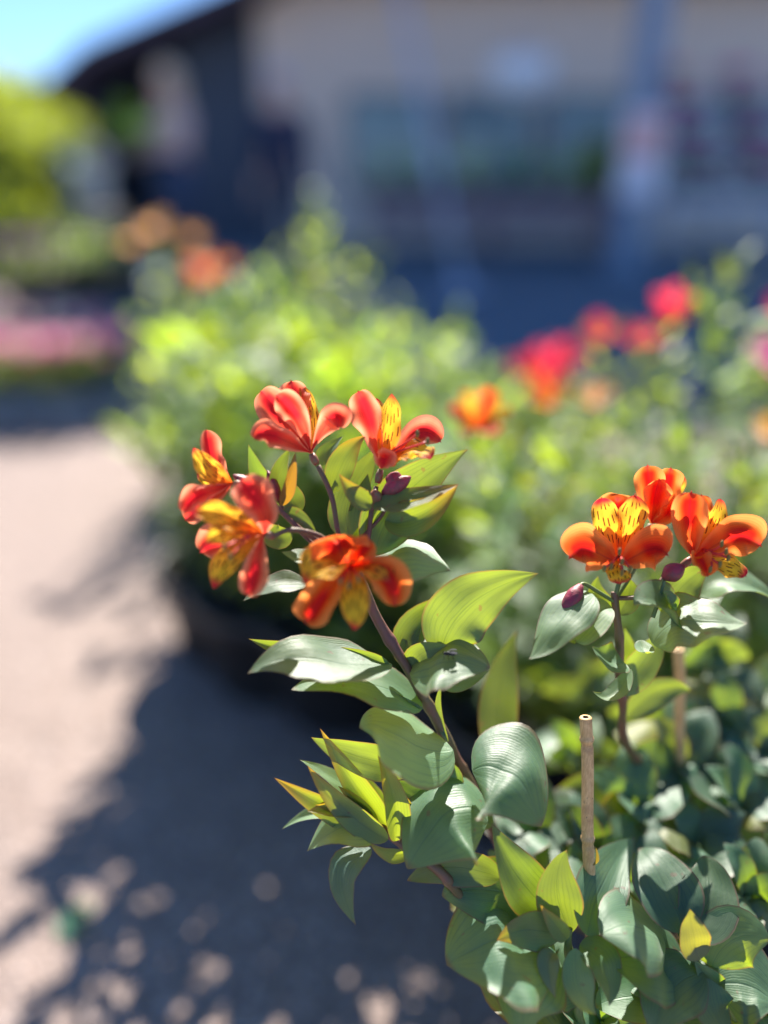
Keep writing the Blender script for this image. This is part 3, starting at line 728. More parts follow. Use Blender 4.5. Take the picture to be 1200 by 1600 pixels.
lb([(1092, 1500, .394), (1080, 1460, .390), (1078, 1420, .388)], 52, .36, 0, tint=(1.3, .95, 1.0), fold=.15)
lb([(1100, 1520, .398), (1030, 1530, .390), (1022, 1625, .386)], 70, .45, -.2, tint=GLA, fold=.1)
lb([(1110, 1530, .396), (1100, 1580, .390), (1150, 1625, .386)], 66, .45, .2, tint=GLA, fold=.1)
lb([(1120, 1540, .402), (1170, 1520, .396), (1215, 1570, .392)], 90, .45, .1, tint=GLA, fold=.1, kind='ovate')
lb([(1130, 1560, .404), (1110, 1540, .40), (1085, 1500, .396)], 44, .35, 0, tint=GLA)
tube_px('stem', B, [proj(PBc+Vector((.03, .02, .175))), (1150, 1620, .42), (1120, 1550, .405), (1085, 1500, .40), (1064, 1455, .40)], (.0030, .0018), STEMG, 8)
tube_px('stem', B, [proj(PBc+Vector((0, .02, .175))), (925, 1640, .42), (898, 1540, .402), (888, 1480, .398), (890, 1450, .398)], (.0030, .0018), STEMG, 8)
rb = random.Random(5)
def shoot(parent, cx, cy, d, n, L, tints, up=.3, kmin=.3, kmax=.72, rot=0.0):
    """a rosette of leaves seen from above and its stem down to the pot"""
    base = proj(Vector((wpos(parent).x+rb.uniform(-.05, .05), wpos(parent).y+rb.uniform(-.05, .05), .175)))
    tube_px('stem', parent, [base, ((cx+base[0])/2, (cy+base[1])/2, (d+base[2])/2-.01), (cx, cy, d)], (.0028, .0016), STEMG, 7)
    for i in range(n):
        a = rot+i*2.4+rb.uniform(-.25, .25); q = .55+.45*(i/n); l = L*q*rb.uniform(.85, 1.1)
        dx, dy = math.cos(a)*l, math.sin(a)*l*.8 - up*l*(1-q)*2
        dd = d + .02*i/n - (.018 if dy > 0 else -.012)*q
        tn = random.choice(tints); b_ = rb.uniform(.85, 1.15)
        blade('leaf', parent, [(cx, cy+i*1.5, d+.004), (cx+dx*.45-dy*.12, cy+dy*.4-L*.16, (d+dd)/2-.006), (cx+dx, cy+dy, dd)], l*rb.uniform(.48, .66), rb.uniform(kmin, kmax), rb.uniform(-.3, .3),
              tint=(2.2, 1.4, .6) if rb.random() < .05 else tuple(x*b_ for x in tn), fold=rb.uniform(-.1, .3), kind=rb.choice(['leaf', 'ovate', 'ovate']), twist=rb.uniform(-.4, .4), nv=12, nu=6)
for cx, cy, d, n in ((1155, 1265, .425, 9), (1060, 1195, .435, 9), (985, 1260, .445, 9), (840, 1300, .435, 7), (1170, 1400, .415, 8), (1000, 1390, .432, 7), (930, 1330, .44, 8),
                     (1130, 1130, .46, 9), (1040, 1560, .42, 8), (940, 1600, .42, 7), (850, 1560, .425, 6), (1190, 1580, .42, 7), (800, 1400, .43, 5), (1090, 1320, .435, 8), (1200, 1180, .45, 8)):
    d = .408 + max(0, 1500-cy)/1155*.42*.78   # the bush leans back from the path, so its top catches the sun
    shoot(B, cx, cy, d, n, 140, [GLA, GLA, (1, 1, 1), (.9, 1.05, 1.1)], rot=rb.uniform(0, 6))

# ============================================================ PLANT C: three open blossoms on the right
PCc = Vector((.42, .62, 0))
Cc = thing('upright_alstroemeria', PCc, 'potted plant with three open orange blossoms with dashed yellow throats at the right edge', 'potted plant')
pot(Cc, PCc, .115, .20, POTM)
lc = lambda *a, **k: blade('leaf', Cc, *a, **k)
tube_px('stem', Cc, [proj(PCc+Vector((-.02, -.03, .175))), (1010, 1200, .50), (972, 1090, .435), (968, 1000, .412), (962, 950, .408), (960, 925, .407)], (.0030, .0020), STEM, 10)
tube_px('pedicel', Cc, [(960, 935, .407), (966, 915, .406), (968, 898, .408)], (.0013, .0015), STEMG)
tube_px('pedicel', Cc, [(960, 940, .407), (935, 925, .406), (912, 912, .404), (903, 922, .402)], (.0012, .0010), STEMG)
tube_px('pedicel', Cc, [(962, 935, .407), (990, 890, .412), (1008, 845, .416), (1014, 838, .416)], (.0013, .0015), STEMG)
tube_px('pedicel', Cc, [(960, 935, .408), (1010, 930, .404), (1040, 900, .404), (1064, 884, .404)], (.0013, .0015), STEM)
tube_px('pedicel', Cc, [(1020, 965, .400), (1030, 935, .400), (1038, 905, .400)], (.0012, .0011), STEMG)
bud(Cc, (908, 914, .402), (878, 962, .398), .0046); bud(Cc, (1036, 903, .400), (1070, 884, .394), .0050)
# G1 facing the viewer
flower(Cc, (968, 868, .400), (968, 896, .408), 1, [
    ([(962, 820, .404), (966, 772, .408)], 71, 'round', .10, 0, dict(notch=.16, fold=.1)),
    ([(948, 830, .396), (940, 778, .396)], 44, 'inner', .05, -.15, dict(fold=.12)),
    ([(985, 830, .396), (992, 774, .396)], 46, 'inner', .05, .15, dict(fold=.12)),
    ([(935, 868, .392), (912, 842, .388), (891, 870, .388)], 69, 'round', .22, -.25, dict(fold=.12, cup=.1)),
    ([(1000, 868, .392), (1022, 845, .388), (1042, 866, .388)], 69, 'round', .22, .25, dict(fold=.12, cup=.1)),
    ([(966, 880, .390), (968, 895, .387), (970, 912, .387)], 40, 'inner', .1, 0, dict(fold=-.2, ruffle=.15)),
], [((960, 870, .385), (955, 885, .382)), ((966, 860, .386), (968, 862, .380)), ((975, 872, .385), (985, 890, .381)), ((970, 875, .384), (972, 895, .380)), ((962, 875, .385), (944, 888, .383)), ((970, 866, .386), (972, 878, .379))])
# G2 behind, seen from the back, upright
flower(Cc, (1024, 800, .412), (1010, 838, .416), 1, [
    ([(1015, 770, .408), (1012, 728, .406)], 47, 'round', .0, -.15, dict(fold=.25)),
    ([(1040, 775, .408), (1048, 732, .408)], 44, 'round', .0, .2, dict(fold=.25)),
    ([(1050, 790, .412), (1066, 742, .416)], 27, 'inner', .0, .4, {}),
    ([(1045, 810, .406), (1058, 780, .404)], 38, 'outer', .1, .3, dict(fold=.3)),
    ([(1030, 780, .415), (1035, 740, .418)], 40, 'inner', 0, 0, {}),
    ([(1020, 790, .405), (1030, 750, .402)], 42, 'outer', .0, 0, dict(fold=.2)),
])
# G3 facing right
flower(Cc, (1098, 858, .400), (1064, 886, .404), 1, [
    ([(1072, 820, .394), (1080, 770, .394)], 51, 'round', .0, -.4, dict(fold=.35)),
    ([(1100, 820, .404), (1096, 774, .406)], 46, 'outer', .1, .2, dict(fold=.2)),
    ([(1112, 830, .400), (1126, 780, .402)], 36, 'inner', .05, .3, dict(fold=.25)),
    ([(1095, 825, .398), (1090, 786, .397)], 31, 'inner', .05, .1, dict(fold=.25)),
    ([(1130, 850, .396), (1150, 818, .396), (1188, 852, .396)], 66, 'round', .2, .15, dict(fold=.12)),
    ([(1120, 880, .394), (1145, 880, .392), (1165, 900, .390)], 33, 'inner', .3, .1, dict(fold=-.1)),
    ([(1085, 868, .392), (1098, 872, .390), (1106, 900, .390)], 36, 'outer', .1, .2, dict(fold=.4)),
], [((1115, 865, .392), (1128, 850, .388)), ((1118, 872, .390), (1135, 862, .386)), ((1112, 875, .390), (1125, 882, .386)), ((1110, 862, .392), (1138, 872, .388)), ((1118, 878, .390), (1110, 890, .386))])
lc([(926, 928, .402), (880, 940, .392), (862, 1010, .386), (826, 1030, .384)], 56, .64, -.1, tint=LIT, fold=-.08, nv=24, nu=12, kind='acute')
lc([(955, 948, .405), (920, 950, .396), (884, 1020, .392), (900, 1000, .390)], 54, .58, .2, tint=LIT, fold=.2)
lc([(1056, 966, .400), (1020, 930, .392), (990, 946, .388)], 48, .62, 0, tint=LIT, fold=.35, twist=.5)
lc([(1050, 978, .400), (1052, 950, .394), (1036, 922, .390)], 34, .5, .5, tint=GLA, fold=.4)
lc([(1020, 1006, .402), (1060, 950, .392), (1110, 975, .388), (1168, 974, .384)], 68, .68, .1, tint=LIT, fold=.08, nv=24, nu=12)
lc([(1036, 960, .410), (1060, 910, .412), (1110, 884, .412)], 62, .05, 0, tint=YEL, fold=.25)
lc([(958, 960, .412), (920, 940, .414), (935, 900, .415)], 40, .1, 0, tint=YEL)
lc([(966, 960, .41), (990, 930, .412), (985, 905, .412)], 36, .05, 0, tint=YEL)
lc([(975, 1035, .41), (950, 1040, .405), (925, 1010, .405)], 40, .55, 0, tint=GLA, fold=.3)
lc([(1000, 1000, .41), (1010, 1030, .40), (1014, 1018, .395)], 30, .6, 0, tint=LIT)
lc([(968, 1085, .42), (1010, 1030, .424), (1040, 985, .43)], 56, .02, 0, tint=YEL)
lc([(968, 1060, .43), (990, 1020, .43), (975, 980, .43)], 26, .02, 0, tint=YEL)
lc([(985, 1045, .41), (960, 1110, .40), (926, 1080, .40)], 20, .6, 0, tint=LIT, fold=.3)
lc([(980, 1120, .45), (1030, 1060, .45), (1080, 1080, .455)], 50, .02, 0, tint=YEL)
lc([(1090, 930, .44), (1140, 880, .435), (1215, 940, .43)], 44, .6, .1, tint=LIT)
lc([(1050, 1000, .45), (1080, 940, .45), (1130, 930, .455)], 54, .5, .1, tint=LIT)
for cx, cy, d, n in ((1120, 1020, .50, 6), (1030, 1140, .49, 7), (1170, 1090, .50, 7), (900, 1180, .50, 7), (920, 1080, .56, 6)):
    shoot(Cc, cx, cy, d+.04, n, 96, [GLA, (1, 1, 1), (1.2, 1.2, 1)], kmin=0, kmax=.65, rot=rb.uniform(0, 6))

# ============================================================ canes and fly
def bamboo():
    m, n, l = M_('bamboo'); nb = NB(n, l)
    o = nb.new('ShaderNodeOutputMaterial'); p = nb.new('ShaderNodeBsdfPrincipled'); l.new(p.outputs[0], o.inputs[0])
    tc = nb.new('ShaderNodeTexCoord'); mp = nb.new('ShaderNodeMapping'); mp.inputs['Scale'].default_value = (900, 900, 30); l.new(tc.outputs['Object'], mp.inputs[0])
    fib = nb.noise(1, mp.outputs[0], 4, .6); st = nb.noise(70, tc.outputs['Object'], 4, .7); dots = nb.noise(420, tc.outputs['Object'], 2, .5)
    c = nb.mix(nb.ss(.3, .7, fib), (.76, .50, .23), (.56, .33, .13))
    c = nb.mix(nb.m('MULTIPLY', nb.ss(.50, .72, st), .65), c, (.34, .19, .085))
    c = nb.mix(nb.m('MULTIPLY', nb.ss(.66, .74, dots), .7), c, (.16, .09, .05))
    l.new(c, p.inputs['Base Color']); p.inputs['Roughness'].default_value = .5
    b = nb.new('ShaderNodeBump'); b.inputs['Strength'].default_value = .4; b.inputs['Distance'].default_value = .0004
    l.new(fib, b.inputs['Height']); l.new(b.outputs[0], p.inputs['Normal'])
    return m
def cane(px, top, bot, r, d0, label, nodes):
    CANE = bpy.data.materials.get('bamboo') or bamboo()
    INS = bpy.data.materials.get('bamboo_hollow') or plain('bamboo_hollow', (.10, .06, .04), .9)
    a = P(px[0], top, d0); b = P(px[1], bot, d0+.015); dr = (b-a).normalized()
    zb = .18; b = a + dr*((zb-a.z)/dr.z); L = (b-a).length
    t = thing('bamboo_cane', b, label, 'cane')
    pts = []; rad = []; N = 60; ns = nodes
    for i in range(N+1):
        s = i/N*L; rr_ = r
        for nd in ns:
            q = (s-nd)/.0022; rr_ += r*.24*math.exp(-q*q)
            q = (s-nd-.003)/.0012; rr_ -= r*.10*math.exp(-q*q)
        pts.append(a+dr*s + CR*.0006*math.sin(s*60)); rad.append(rr_*(1-.02*math.sin(s*100)))
    # denser sampling near the nodes keeps them crisp
    ss_ = sorted(set([i/N*L for i in range(N+1)] + [nd+k*.0008 for nd in ns for k in range(-6, 9)]))
    pts = []; rad = []
    for s in ss_:
        if s < 0 or s > L: continue
        rr_ = r
        for nd in ns:
            rr_ += r*.20*math.exp(-((s-nd)/.0013)**2) - r*.09*math.exp(-((s-nd-.0034)/.0012)**2)
        pts.append(a+dr*s+CR*.0005*math.sin(s*70)); rad.append(rr_)
    mb = MB(); mb.tube(pts, rad, 18, False)
    q = dr.to_track_quat('Z', 'Y').to_matrix(); n0 = len(mb.v)
    mb.lathe(a, [(rad[0]*1.0, 0), (rad[0]*.90, -.0006), (rad[0]*.52, -.0006)], 18, axis=dr)
    mb.build('shaft', CANE, t)
    mb = MB(); mb.lathe(a, [(r*.53, -.0005), (r*.50, .004), (0.0001, .005)], 14, axis=dr); mb.build('hollow', INS, t)
    return t
ct = cane((915, 921), 1122, 1360, .0033, .398, 'sharp straw coloured bamboo cane with a cut hollow top among the broad leaves', [.012, .071, .15])
cane((1060, 1062), 1015, 1110, .0034, .47, 'blurred bamboo cane standing under the three blossoms at the right', [.03, .1, .17])
mbk = MB()
lb([(926, 1352, .402), (936, 1345, .400), (930, 1322, .398)], 8, .1, .5, tint=(1.0, .55, .4), fold=.3)
FLYM = plain('fly_body', (.010, .011, .012), .6, (.018, .02, .022), 300, spec=.25)
WING = plain('fly_wing', (.03, .03, .035), .8, (.05, .05, .06), 300, spec=.1)
fc = P(700, 1025, .3878) + Vector((0, 0, .0016))
fly = thing('fly', fc, 'small black fly sitting on the pale leaf right of the main stem', 'fly')
mb = MB(); mb.ball(fc, .0013, 10, 8, (1.1, 1, .9)); mb.build('thorax', FLYM, fly)
mb = MB(); mb.ball(fc+Vector((.0024, .0002, -.0001)), .0015, 10, 8, (1.35, .95, .8)); mb.build('abdomen', FLYM, fly)
mb = MB(); mb.ball(fc+Vector((-.0018, 0, 0)), .0009, 10, 8, (.8, 1.2, 1)); mb.build('head', FLYM, fly)
for s in (-1, 1):
    mb = MB(); a = fc+Vector((0, s*.0006, .001))
    mb.add([a, a+Vector((.0018, s*.0016, .0004)), a+Vector((.0045, s*.0018, .0002)), a+Vector((.0046, s*.0004, .0004)), a+Vector((.002, 0, .0006))], [(0, 1, 2, 3, 4)]); mb.build('wing', WING, fly)
    for k in (-1, 0, 1):
        mb = MB(); b = fc+Vector((k*.0009, s*.0008, -.0004)); mb.tube([b, b+Vector((k*.0012, s*.0014, .0006)), b+Vector((k*.0018, s*.0024, -.0014))], .00013, 5); mb.build('leg', FLYM, fly)

# ============================================================ MIDDLE DISTANCE PLANTS
LT = (1.45, 1.4, .9); MT = (1.15, 1.2, 1.0)
def U(dx=0, dy=-.3, dz=1): return Vector((dx, dy, dz))
# one orange blossom close behind
c = G(820, 1060)
cD = Vector((.18, .80, 0))
plant('alstroemeria_plant', 'blurred potted plant behind the stem with one orange blossom above its leaves', 'potted plant', cD, .50, .16, 10, 240,
      [(P(742, 668, .63), (0, -.7, .8), .050, OUTER, INNER)], tops=[P(745, 705, .67)], tints=[MT, LT, GLA], leafl=.062, allow=lambda p: proj(p)[0] > 690 and proj(p)[1] > 690)
# yellow green bush left of centre
GR = 'bushy green plants behind the main blossoms'
specs = [
 ('bushy green potted plant nearest in the bush, low behind the nearest blossom', (-.07, 1.04), .60, .17, [], []),
 ('bushy green potted plant at the front left of the bush, beside the large shadow', (-.29, 1.22), .65, .17, [], []),
 ('bushy green potted plant in the middle of the bush, behind the uppermost blossom', (-.09, 1.30), .62, .18, [P(450, 500, 1.3)], []),
 ('bushy green potted plant at the left end of the bush, beside the sunlit path', (-.24, 1.48), .62, .19, [P(240, 520, 1.7), P(300, 500, 1.7)], []),
 ('bushy green potted plant just behind the left blossoms, its stems full of pale leaves', (-.20, 1.12), .68, .17, [P(330, 640, 1.3), P(380, 590, 1.3)], []),
 ('bushy green potted plant between the two upper blossoms and the shade-blue road', (.06, 1.50), .62, .20, [P(640, 490, 1.55), P(700, 520, 1.5), P(560, 560, 1.4)], []),
 ('tall green potted plant with one shoot rising above the whole bush', (-.16, 1.80), .70, .20, [P(490, 302, 1.75), P(478, 318, 1.78), P(503, 316, 1.73), P(488, 330, 1.76), P(430, 385, 1.8), P(455, 400, 1.75), P(560, 385, 1.8), P(585, 400, 1.75), P(520, 380, 1.7)], []),
 ('bushy green potted plant low behind the main stem, mostly in shade', (.06, 1.14), .52, .18, [P(600, 680, 1.15)], []),
 ('bushy green potted plant far left in the bush, below the peach blossoms', (-.50, 2.30), .55, .22, [P(220, 560, 2.1), P(200, 600, 2.0)], []),
 ('bushy green potted plant right of the bush, in front of the shade-blue road', (.34, 1.62), .44, .20, [P(740, 585, 1.6)], []),
]
for lab, (x, y), h, sp, tops, fl in specs:
    plant('bushy_plant', lab, 'potted plant', (x, y, 0), h, sp, 15, 250, fl, GR, [(1.9, 1.8, .8), LT, MT, (.9, 1, .9), (1.3, 1.5, 1.6)], tops=tops, leafl=.084, potr=.13, leaf0=.05)
plant('alstroemeria_plant', 'blurred potted plant with peach and orange blossoms behind the left of the bush', 'potted plant', (-.52, 1.98, 0), .60, .18, 9, 150,
      [(P(250, 372, 2.0), U(-.3), .085, PEACHP, INNER), (P(212, 390, 2.0), U(-.3), .07, INNER, PEACHP), (P(300, 385, 2.0), U(.2), .07, INNER, PEACHP), (P(318, 440, 1.9), U(.1, -.7, .6), .085, OUTER, PEACHP), (P(350, 425, 1.95), U(.5), .06, INNER, OUTER)],
      tops=[P(235, 440, 2.0), P(320, 460, 1.95), P(255, 400, 2.0)], tints=[(1.5, 1.35, .7), MT], leafl=.065)
plant('alstroemeria_plant', 'blurred potted plant with two small pale pink blossoms inside the green bush', 'potted plant', (-.02, 1.95, 0), .56, .16, 8, 120,
      [(P(495, 455, 1.9), U(), .05, PEACHP, PINKP), (P(465, 475, 1.9), U(-.4), .05, PINKP, PINKP)], tops=[P(490, 470, 1.9)], tints=[MT, LT], leafl=.06)
# right hand plants with red heads
plant('red_flowered_plant', 'blurred potted plant with a broad crimson blossom left of the other red ones', 'potted plant', (.27, 1.12, 0), .55, 0.19, 12, 247,
      [(P(850, 600, 1.05), U(0, -.5), .075, REDP, REDP), (P(830, 590, 1.08), U(-.4), .06, REDP, REDP), (P(875, 575, 1.1), U(.3), .06, REDP, REDP), (P(845, 625, 1.0), U(0, -.6), .055, OUTER, REDP)],
      tops=[P(850, 620, 1.05), P(830, 650, 1.0)], tints=[MT, GLA, (1.4, 1.1, .8)], leafl=.06, allow=lambda p: proj(p)[0] > 760 and proj(p)[1] > 560)
plant('red_flowered_plant', 'blurred potted plant with one round red blossom held high above pale leaves', 'potted plant', (.46, 1.05, 0), .55, 0.20, 13, 285,
      [(P(1040, 500, 1.0), U(0, -.8, .9), .062, REDP, REDP), (P(1010, 540, 1.05), U(.2), .05, REDP, REDP), (P(940, 540, 1.1), U(-.3), .06, REDP, INNER), (P(985, 545, 1.15), U(.1), .055, REDP, REDP)],
      tops=[P(1040, 515, 1.0), P(935, 560, 1.1), P(1000, 560, 1.05)], tints=[GLA, MT, LT], leafl=.062)
plant('alstroemeria_plant', 'blurred potted plant with yellow green shoot tips standing highest at the right', 'potted plant', (.52, .92, 0), .62, 0.17, 11, 247,
      [], tops=[P(1075, 430, .95), P(1090, 440, .96), P(1150, 415, .95), P(1140, 430, .93), P(1110, 445, .92), P(970, 500, 1.0)], tints=[LT, MT, GLA], leafl=.058)
plant('pink_flowered_plant', 'blurred potted plant with a magenta blossom cut by the right edge', 'potted plant', (.74, 1.20, 0), .60, 0.20, 12, 247,
      [(P(1195, 575, 1.15), U(), .08, PINKP, PINKP), (P(1205, 600, 1.1), U(.2), .06, PINKP, PINKP), (P(1215, 500, 1.2), U(.1), .06, REDP, REDP)],
      tops=[P(1180, 520, 1.15), P(1150, 570, 1.1)], tints=[GLA, MT, (.8, 1, 1.1)], leafl=.06)
plant('alstroemeria_plant', 'blurred potted plant with amber blossoms low at the right edge', 'potted plant', (.44, .80, 0), .46, 0.17, 12, 247,
      [(P(1190, 690, .78), U(.2), .045, INNER, PEACHP), (P(930, 640, .85), U(-.2), .045, PEACHP, INNER), (P(860, 640, .85), U(-.3), .04, OUTER, INNER)],
      tops=[P(1170, 710, .78), P(920, 660, .85), P(1060, 690, .8)], tints=[(1.5, 1.3, .8), MT, LIT], leafl=.062)
plant('leafy_alstroemeria', 'blurred potted plant of dull green leaves under the red blossoms', 'potted plant', (.30, .78, 0), .42, 0.18, 13, 285, [], tops=[P(860, 700, .78), P(800, 740, .75)], tints=[MT, (1.2, 1.05, .8), GLA], leafl=.06,
      allow=lambda p: proj(p)[0] > 740)
plant('leafy_alstroemeria', 'blurred potted plant of dark leaves filling the gap behind the bamboo canes', 'potted plant', (.36, .60, 0), .36, 0.17, 13, 285, [], tints=[GLA, MT, DRK], leafl=.062,
      allow=lambda p: proj(p)[0] > 770 and proj(p)[1] > 860)
plant('leafy_alstroemeria', 'blurred potted plant of shaded leaves behind the lower part of the purple stem', 'potted plant', (.10, .90, 0), .36, 0.18, 13, 285, [], tints=[(.9, 1, .7), MT], leafl=.062, allow=lambda p: proj(p)[0] > 440)

# ============================================================ LEFT: pink flower pots, shrubs, stand
LTs = ['pink bedding plant in a grey pot, cut by the left edge of the view', 'pink bedding plant in a grey pot, second from the left edge', 'pink bedding plant in a grey pot, third from the left edge', 'pink bedding plant in a grey pot at the right end of the front row',
       'pink bedding plant in the back row behind the leftmost pots', 'pink bedding plant in the middle of the back row', 'deep pink bedding plant at the right end of the back row']
for i, (px, py) in enumerate(((0, 655), (58, 652), (118, 655), (172, 640), (10, 600), (80, 598), (150, 596))):
    c = G(px, py); fl = []
    for k in range(9):
        a = k*2.4; q = math.sqrt(k/9)*.14
        fl.append((c+Vector((math.cos(a)*q, math.sin(a)*q, .29+.03*math.sin(k*3)-q*.3)), (math.cos(a)*.4, math.sin(a)*.4-.3, 1), .07, PINKP if (k+i) % 4 == 0 else PALEP_, PALEP_))
    plant('bedding_plant', LTs[i], 'potted plant', c, .27, .17, 9, 150, fl, 'pink bedding plants on the path', [LT, (1.6, 1.5, .9)], leafl=.075, potr=.10, poth=.11, potm=POTG, leaf0=.0)
def shrub(name, label, c, h, r, n, tints, leafl=.16, group=None, trunk=True, crown0=.15, cat='shrub', tr=.03, gold=None):
    c = Vector(c); t = thing(name, c, label, cat, group)
    BK = bpy.data.materials.get('bark') or plain('bark', (.10, .07, .05), .9, (.06, .045, .035), 20, .6)
    mb = MB(); tops = []
    for i in range(7):
        a = i*2.4; q = r*.5*math.sqrt((i+.3)/7); tp = c+Vector((math.cos(a)*q, math.sin(a)*q, h*(.65+.25*random.random())))
        mb.tube([c+Vector((math.cos(a)*.05, math.sin(a)*.05, 0)), c.lerp(tp, .5)+Vector((0, 0, .05)), tp], [tr, tr*.7, tr*.25], 6)
    mb.build('trunk', BK, t)
    # crown: leaf sized faces gathered in clumps through an uneven volume
    rr = random.Random(int(abs(c.x*100))+n); vs = []; fs = []
    cl = []
    for i in range(26):
        a = rr.uniform(0, 6.28); z = rr.uniform(crown0, 1); q = r*math.sqrt(rr.random())*math.sin(math.pi*min(.92, .25+z*.65))**.6
        cl.append((c+Vector((math.cos(a)*q, math.sin(a)*q, z*h)), rr.uniform(.16, .34)*r*1.2))
    for i in range(n):
        cc, cr = rr.choice(cl); d_ = Vector((rr.gauss(0, 1), rr.gauss(0, 1), rr.gauss(0, 1))); d_.normalize()
        p = cc + d_*cr*rr.random()**.4
        if p.z < .03: continue
        y = (d_+Vector((0, 0, rr.uniform(-.8, .6)))).normalized(); x = y.orthogonal().normalized(); x = Matrix.Rotation(rr.uniform(0, 6.28), 3, y) @ x
        l_ = leafl*rr.uniform(.6, 1.2); b = len(vs)
        vs += [p, p+y*l_*.5+x*l_*.22, p+y*l_, p+y*l_*.5-x*l_*.22]; fs.append((b, b+1, b+2, b+3))
    uvs = [((0.5, 0), (1, .5), (.5, 1), (0, .5))[i % 4] for i in range(len(vs))]
    o = mesh_obj('crown', vs, fs, LEAF_FAR, t, c, uvs=uvs, smooth=False); o.color = (*tints[0], 1); o['kind'] = 'stuff'
    return t
shrub('shrub', 'tall sunlit yellow green shrub at the left edge of the view', (-4.3, 7.6, 0), 1.95, .95, 9000, [(1.6, 1.45, 1.2)], .14)
shrub('shrub', 'sunlit yellow green shrub just in front of the dark building end', (-3.75, 8.6, 0), 1.75, .6, 4500, [(1.5, 1.4, 1.2)], .13)
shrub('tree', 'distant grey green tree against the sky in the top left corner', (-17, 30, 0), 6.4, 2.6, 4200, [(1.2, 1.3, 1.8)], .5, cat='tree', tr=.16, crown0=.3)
# low flower pots in the shade by the dark building end
plant('purple_flowered_plant', 'pot of dark purple flowers at the left, on the shaded edge of the path', 'potted plant', G(42, 475), .42, .22, 8, 60,
      [(G(42, 475)+Vector((math.cos(k*2.4)*.08*math.sqrt(k), math.sin(k*2.4)*.08*math.sqrt(k), .42)), U(0, -.3), .12, PURP, PURP) for k in range(9)], tints=[MT], leafl=.10, potr=.16, poth=.2)
for lab, px, py, h in (('dark leafy pot plant in the shade left of the blond visitor', 150, 470, .55), ('dark leafy pot plant at the foot of the shrubs', 100, 468, .5), ('dark leafy pot plant beside the feet of the blond visitor', 205, 466, .55)):
    plant('leafy_plant', lab, 'potted plant', G(px, py), h, .22, 9, 90, [], 'dark pot plants by the building', [(.8, .95, 1), MT], leafl=.12, potr=.16, poth=.22)
# crate with cream sacks
WOOD = plain('pale_wood', (.42, .34, .22), .8, (.33, .26, .17), 8, .2)
cc = G(95, 440) + Vector((0, .3, 0))
st = thing('plant_trolley', cc, 'low plant trolley with a cream top tray in front of the shrubs', 'trolley')
m = MB(); m.box(cc+Vector((0, 0, .52)), (1.0, .45, .16)); m.build('tray', WOOD, st, smooth=False)
m = MB(); m.box(cc+Vector((0, 0, .2)), (.95, .42, .04)); m.build('shelf', WOOD, st, smooth=False)
for sx in (-1, 1):
    for sy in (-1, 1):
        m = MB(); m.tube([cc+Vector((sx*.45, sy*.19, .06)), cc+Vector((sx*.45, sy*.19, .44))], .018, 8); m.build('leg', FRAME, st)
        m = MB(); m.lathe(cc+Vector((sx*.45-.015, sy*.19, .05)), [(0, 0), (.05, 0), (.05, .03), (0, .03)], 14, axis=(1, 0, 0)); m.build('wheel', POTM, st)
# pale blue watering can hanging / standing on dark stand
wc = Vector((-3.05, 8.3, 0))
sd_ = thing('display_stand', wc, 'dark square display stand carrying a pale blue bucket', 'stand')
m = MB(); m.box(wc+Vector((0, 0, .3)), (.5, .5, .6)); m.build('body', DARKW, sd_, smooth=False)
m = MB(); m.box(wc+Vector((0, 0, .62)), (.56, .56, .035)); m.build('top', DARKW, sd_, smooth=False)
BK_ = plain('bucket_blue', (.75, .86, .95), .35, (.7, .8, .92), 6)
bk = thing('bucket', wc+Vector((0, 0, .64)), 'pale blue bucket on the dark stand left of the blond visitor', 'bucket')
m = MB(); m.lathe(wc+Vector((0, 0, .64)), [(0, 0), (.18, 0), (.25, .40), (.27, .40), (.27, .42), (.23, .42), (.17, .02), (0, .02)], 22); m.build('body', BK_, bk)
m = MB(); m.tube([wc+Vector((.26*math.cos(a*math.pi/10), 0, 1.05+.18*math.sin(a*math.pi/10))) for a in range(11)], .008, 6); m.build('handle', PALEP, bk)

# ============================================================ display bench with plants, shelves with pink flowers
bx0, bx1, by = -.2, 3.0, 10.6
BR = plain('bench_wood', (.30, .22, .24), .8, (.24, .17, .20), 5, .3)
bn = thing('display_bench', ((bx0+bx1)/2, by, 0), 'long brown display bench in front of the building wall', 'bench')
m = MB(); m.box(((bx0+bx1)/2, by, .76), (bx1-bx0, .9, .05)); m.build('top', BR, bn, smooth=False)
for z in (.68, .52, .38):
    m = MB(); m.box(((bx0+bx1)/2, by-.42, z), (bx1-bx0-.04, .03, .12)); m.build('front_board', BR, bn, smooth=False)
for x in (bx0+.1, (bx0+bx1)/2, bx1-.1):
    for y in (by-.35, by+.35):
        m = MB(); m.box((x, y, .367), (.09, .09, .733)); m.build('leg', BR, bn, smooth=False)
labs = ['dark green pot plant at the left end of the brown bench', 'green pot plant second from the left on the brown bench', 'green pot plant on the brown bench right beside the added streak pole', 'bright green pot plant in the middle of the brown bench', 'green pot plant right of the middle of the brown bench', 'low green pot plant near the right end of the brown bench']
for i, lab in enumerate(labs):
    plant('bench_plant', lab, 'potted plant', (bx0+.28+i*.47, by-.1, 0), .46, .22, 8, 64, [], 'plants on the brown bench', [[(1.4, 2.2, 2.0), (1.8, 2.6, 2.0), (2.2, 3, 2.2)][i % 3]], leafl=.13, potr=.13, poth=.16, base_z=.785)
shrub('ball_shrub', 'round yellow green potted shrub at the right end of the bench', (2.78, by-.1, .785), .62, .26, 900, [(2.0, 1.8, .8)], .09)
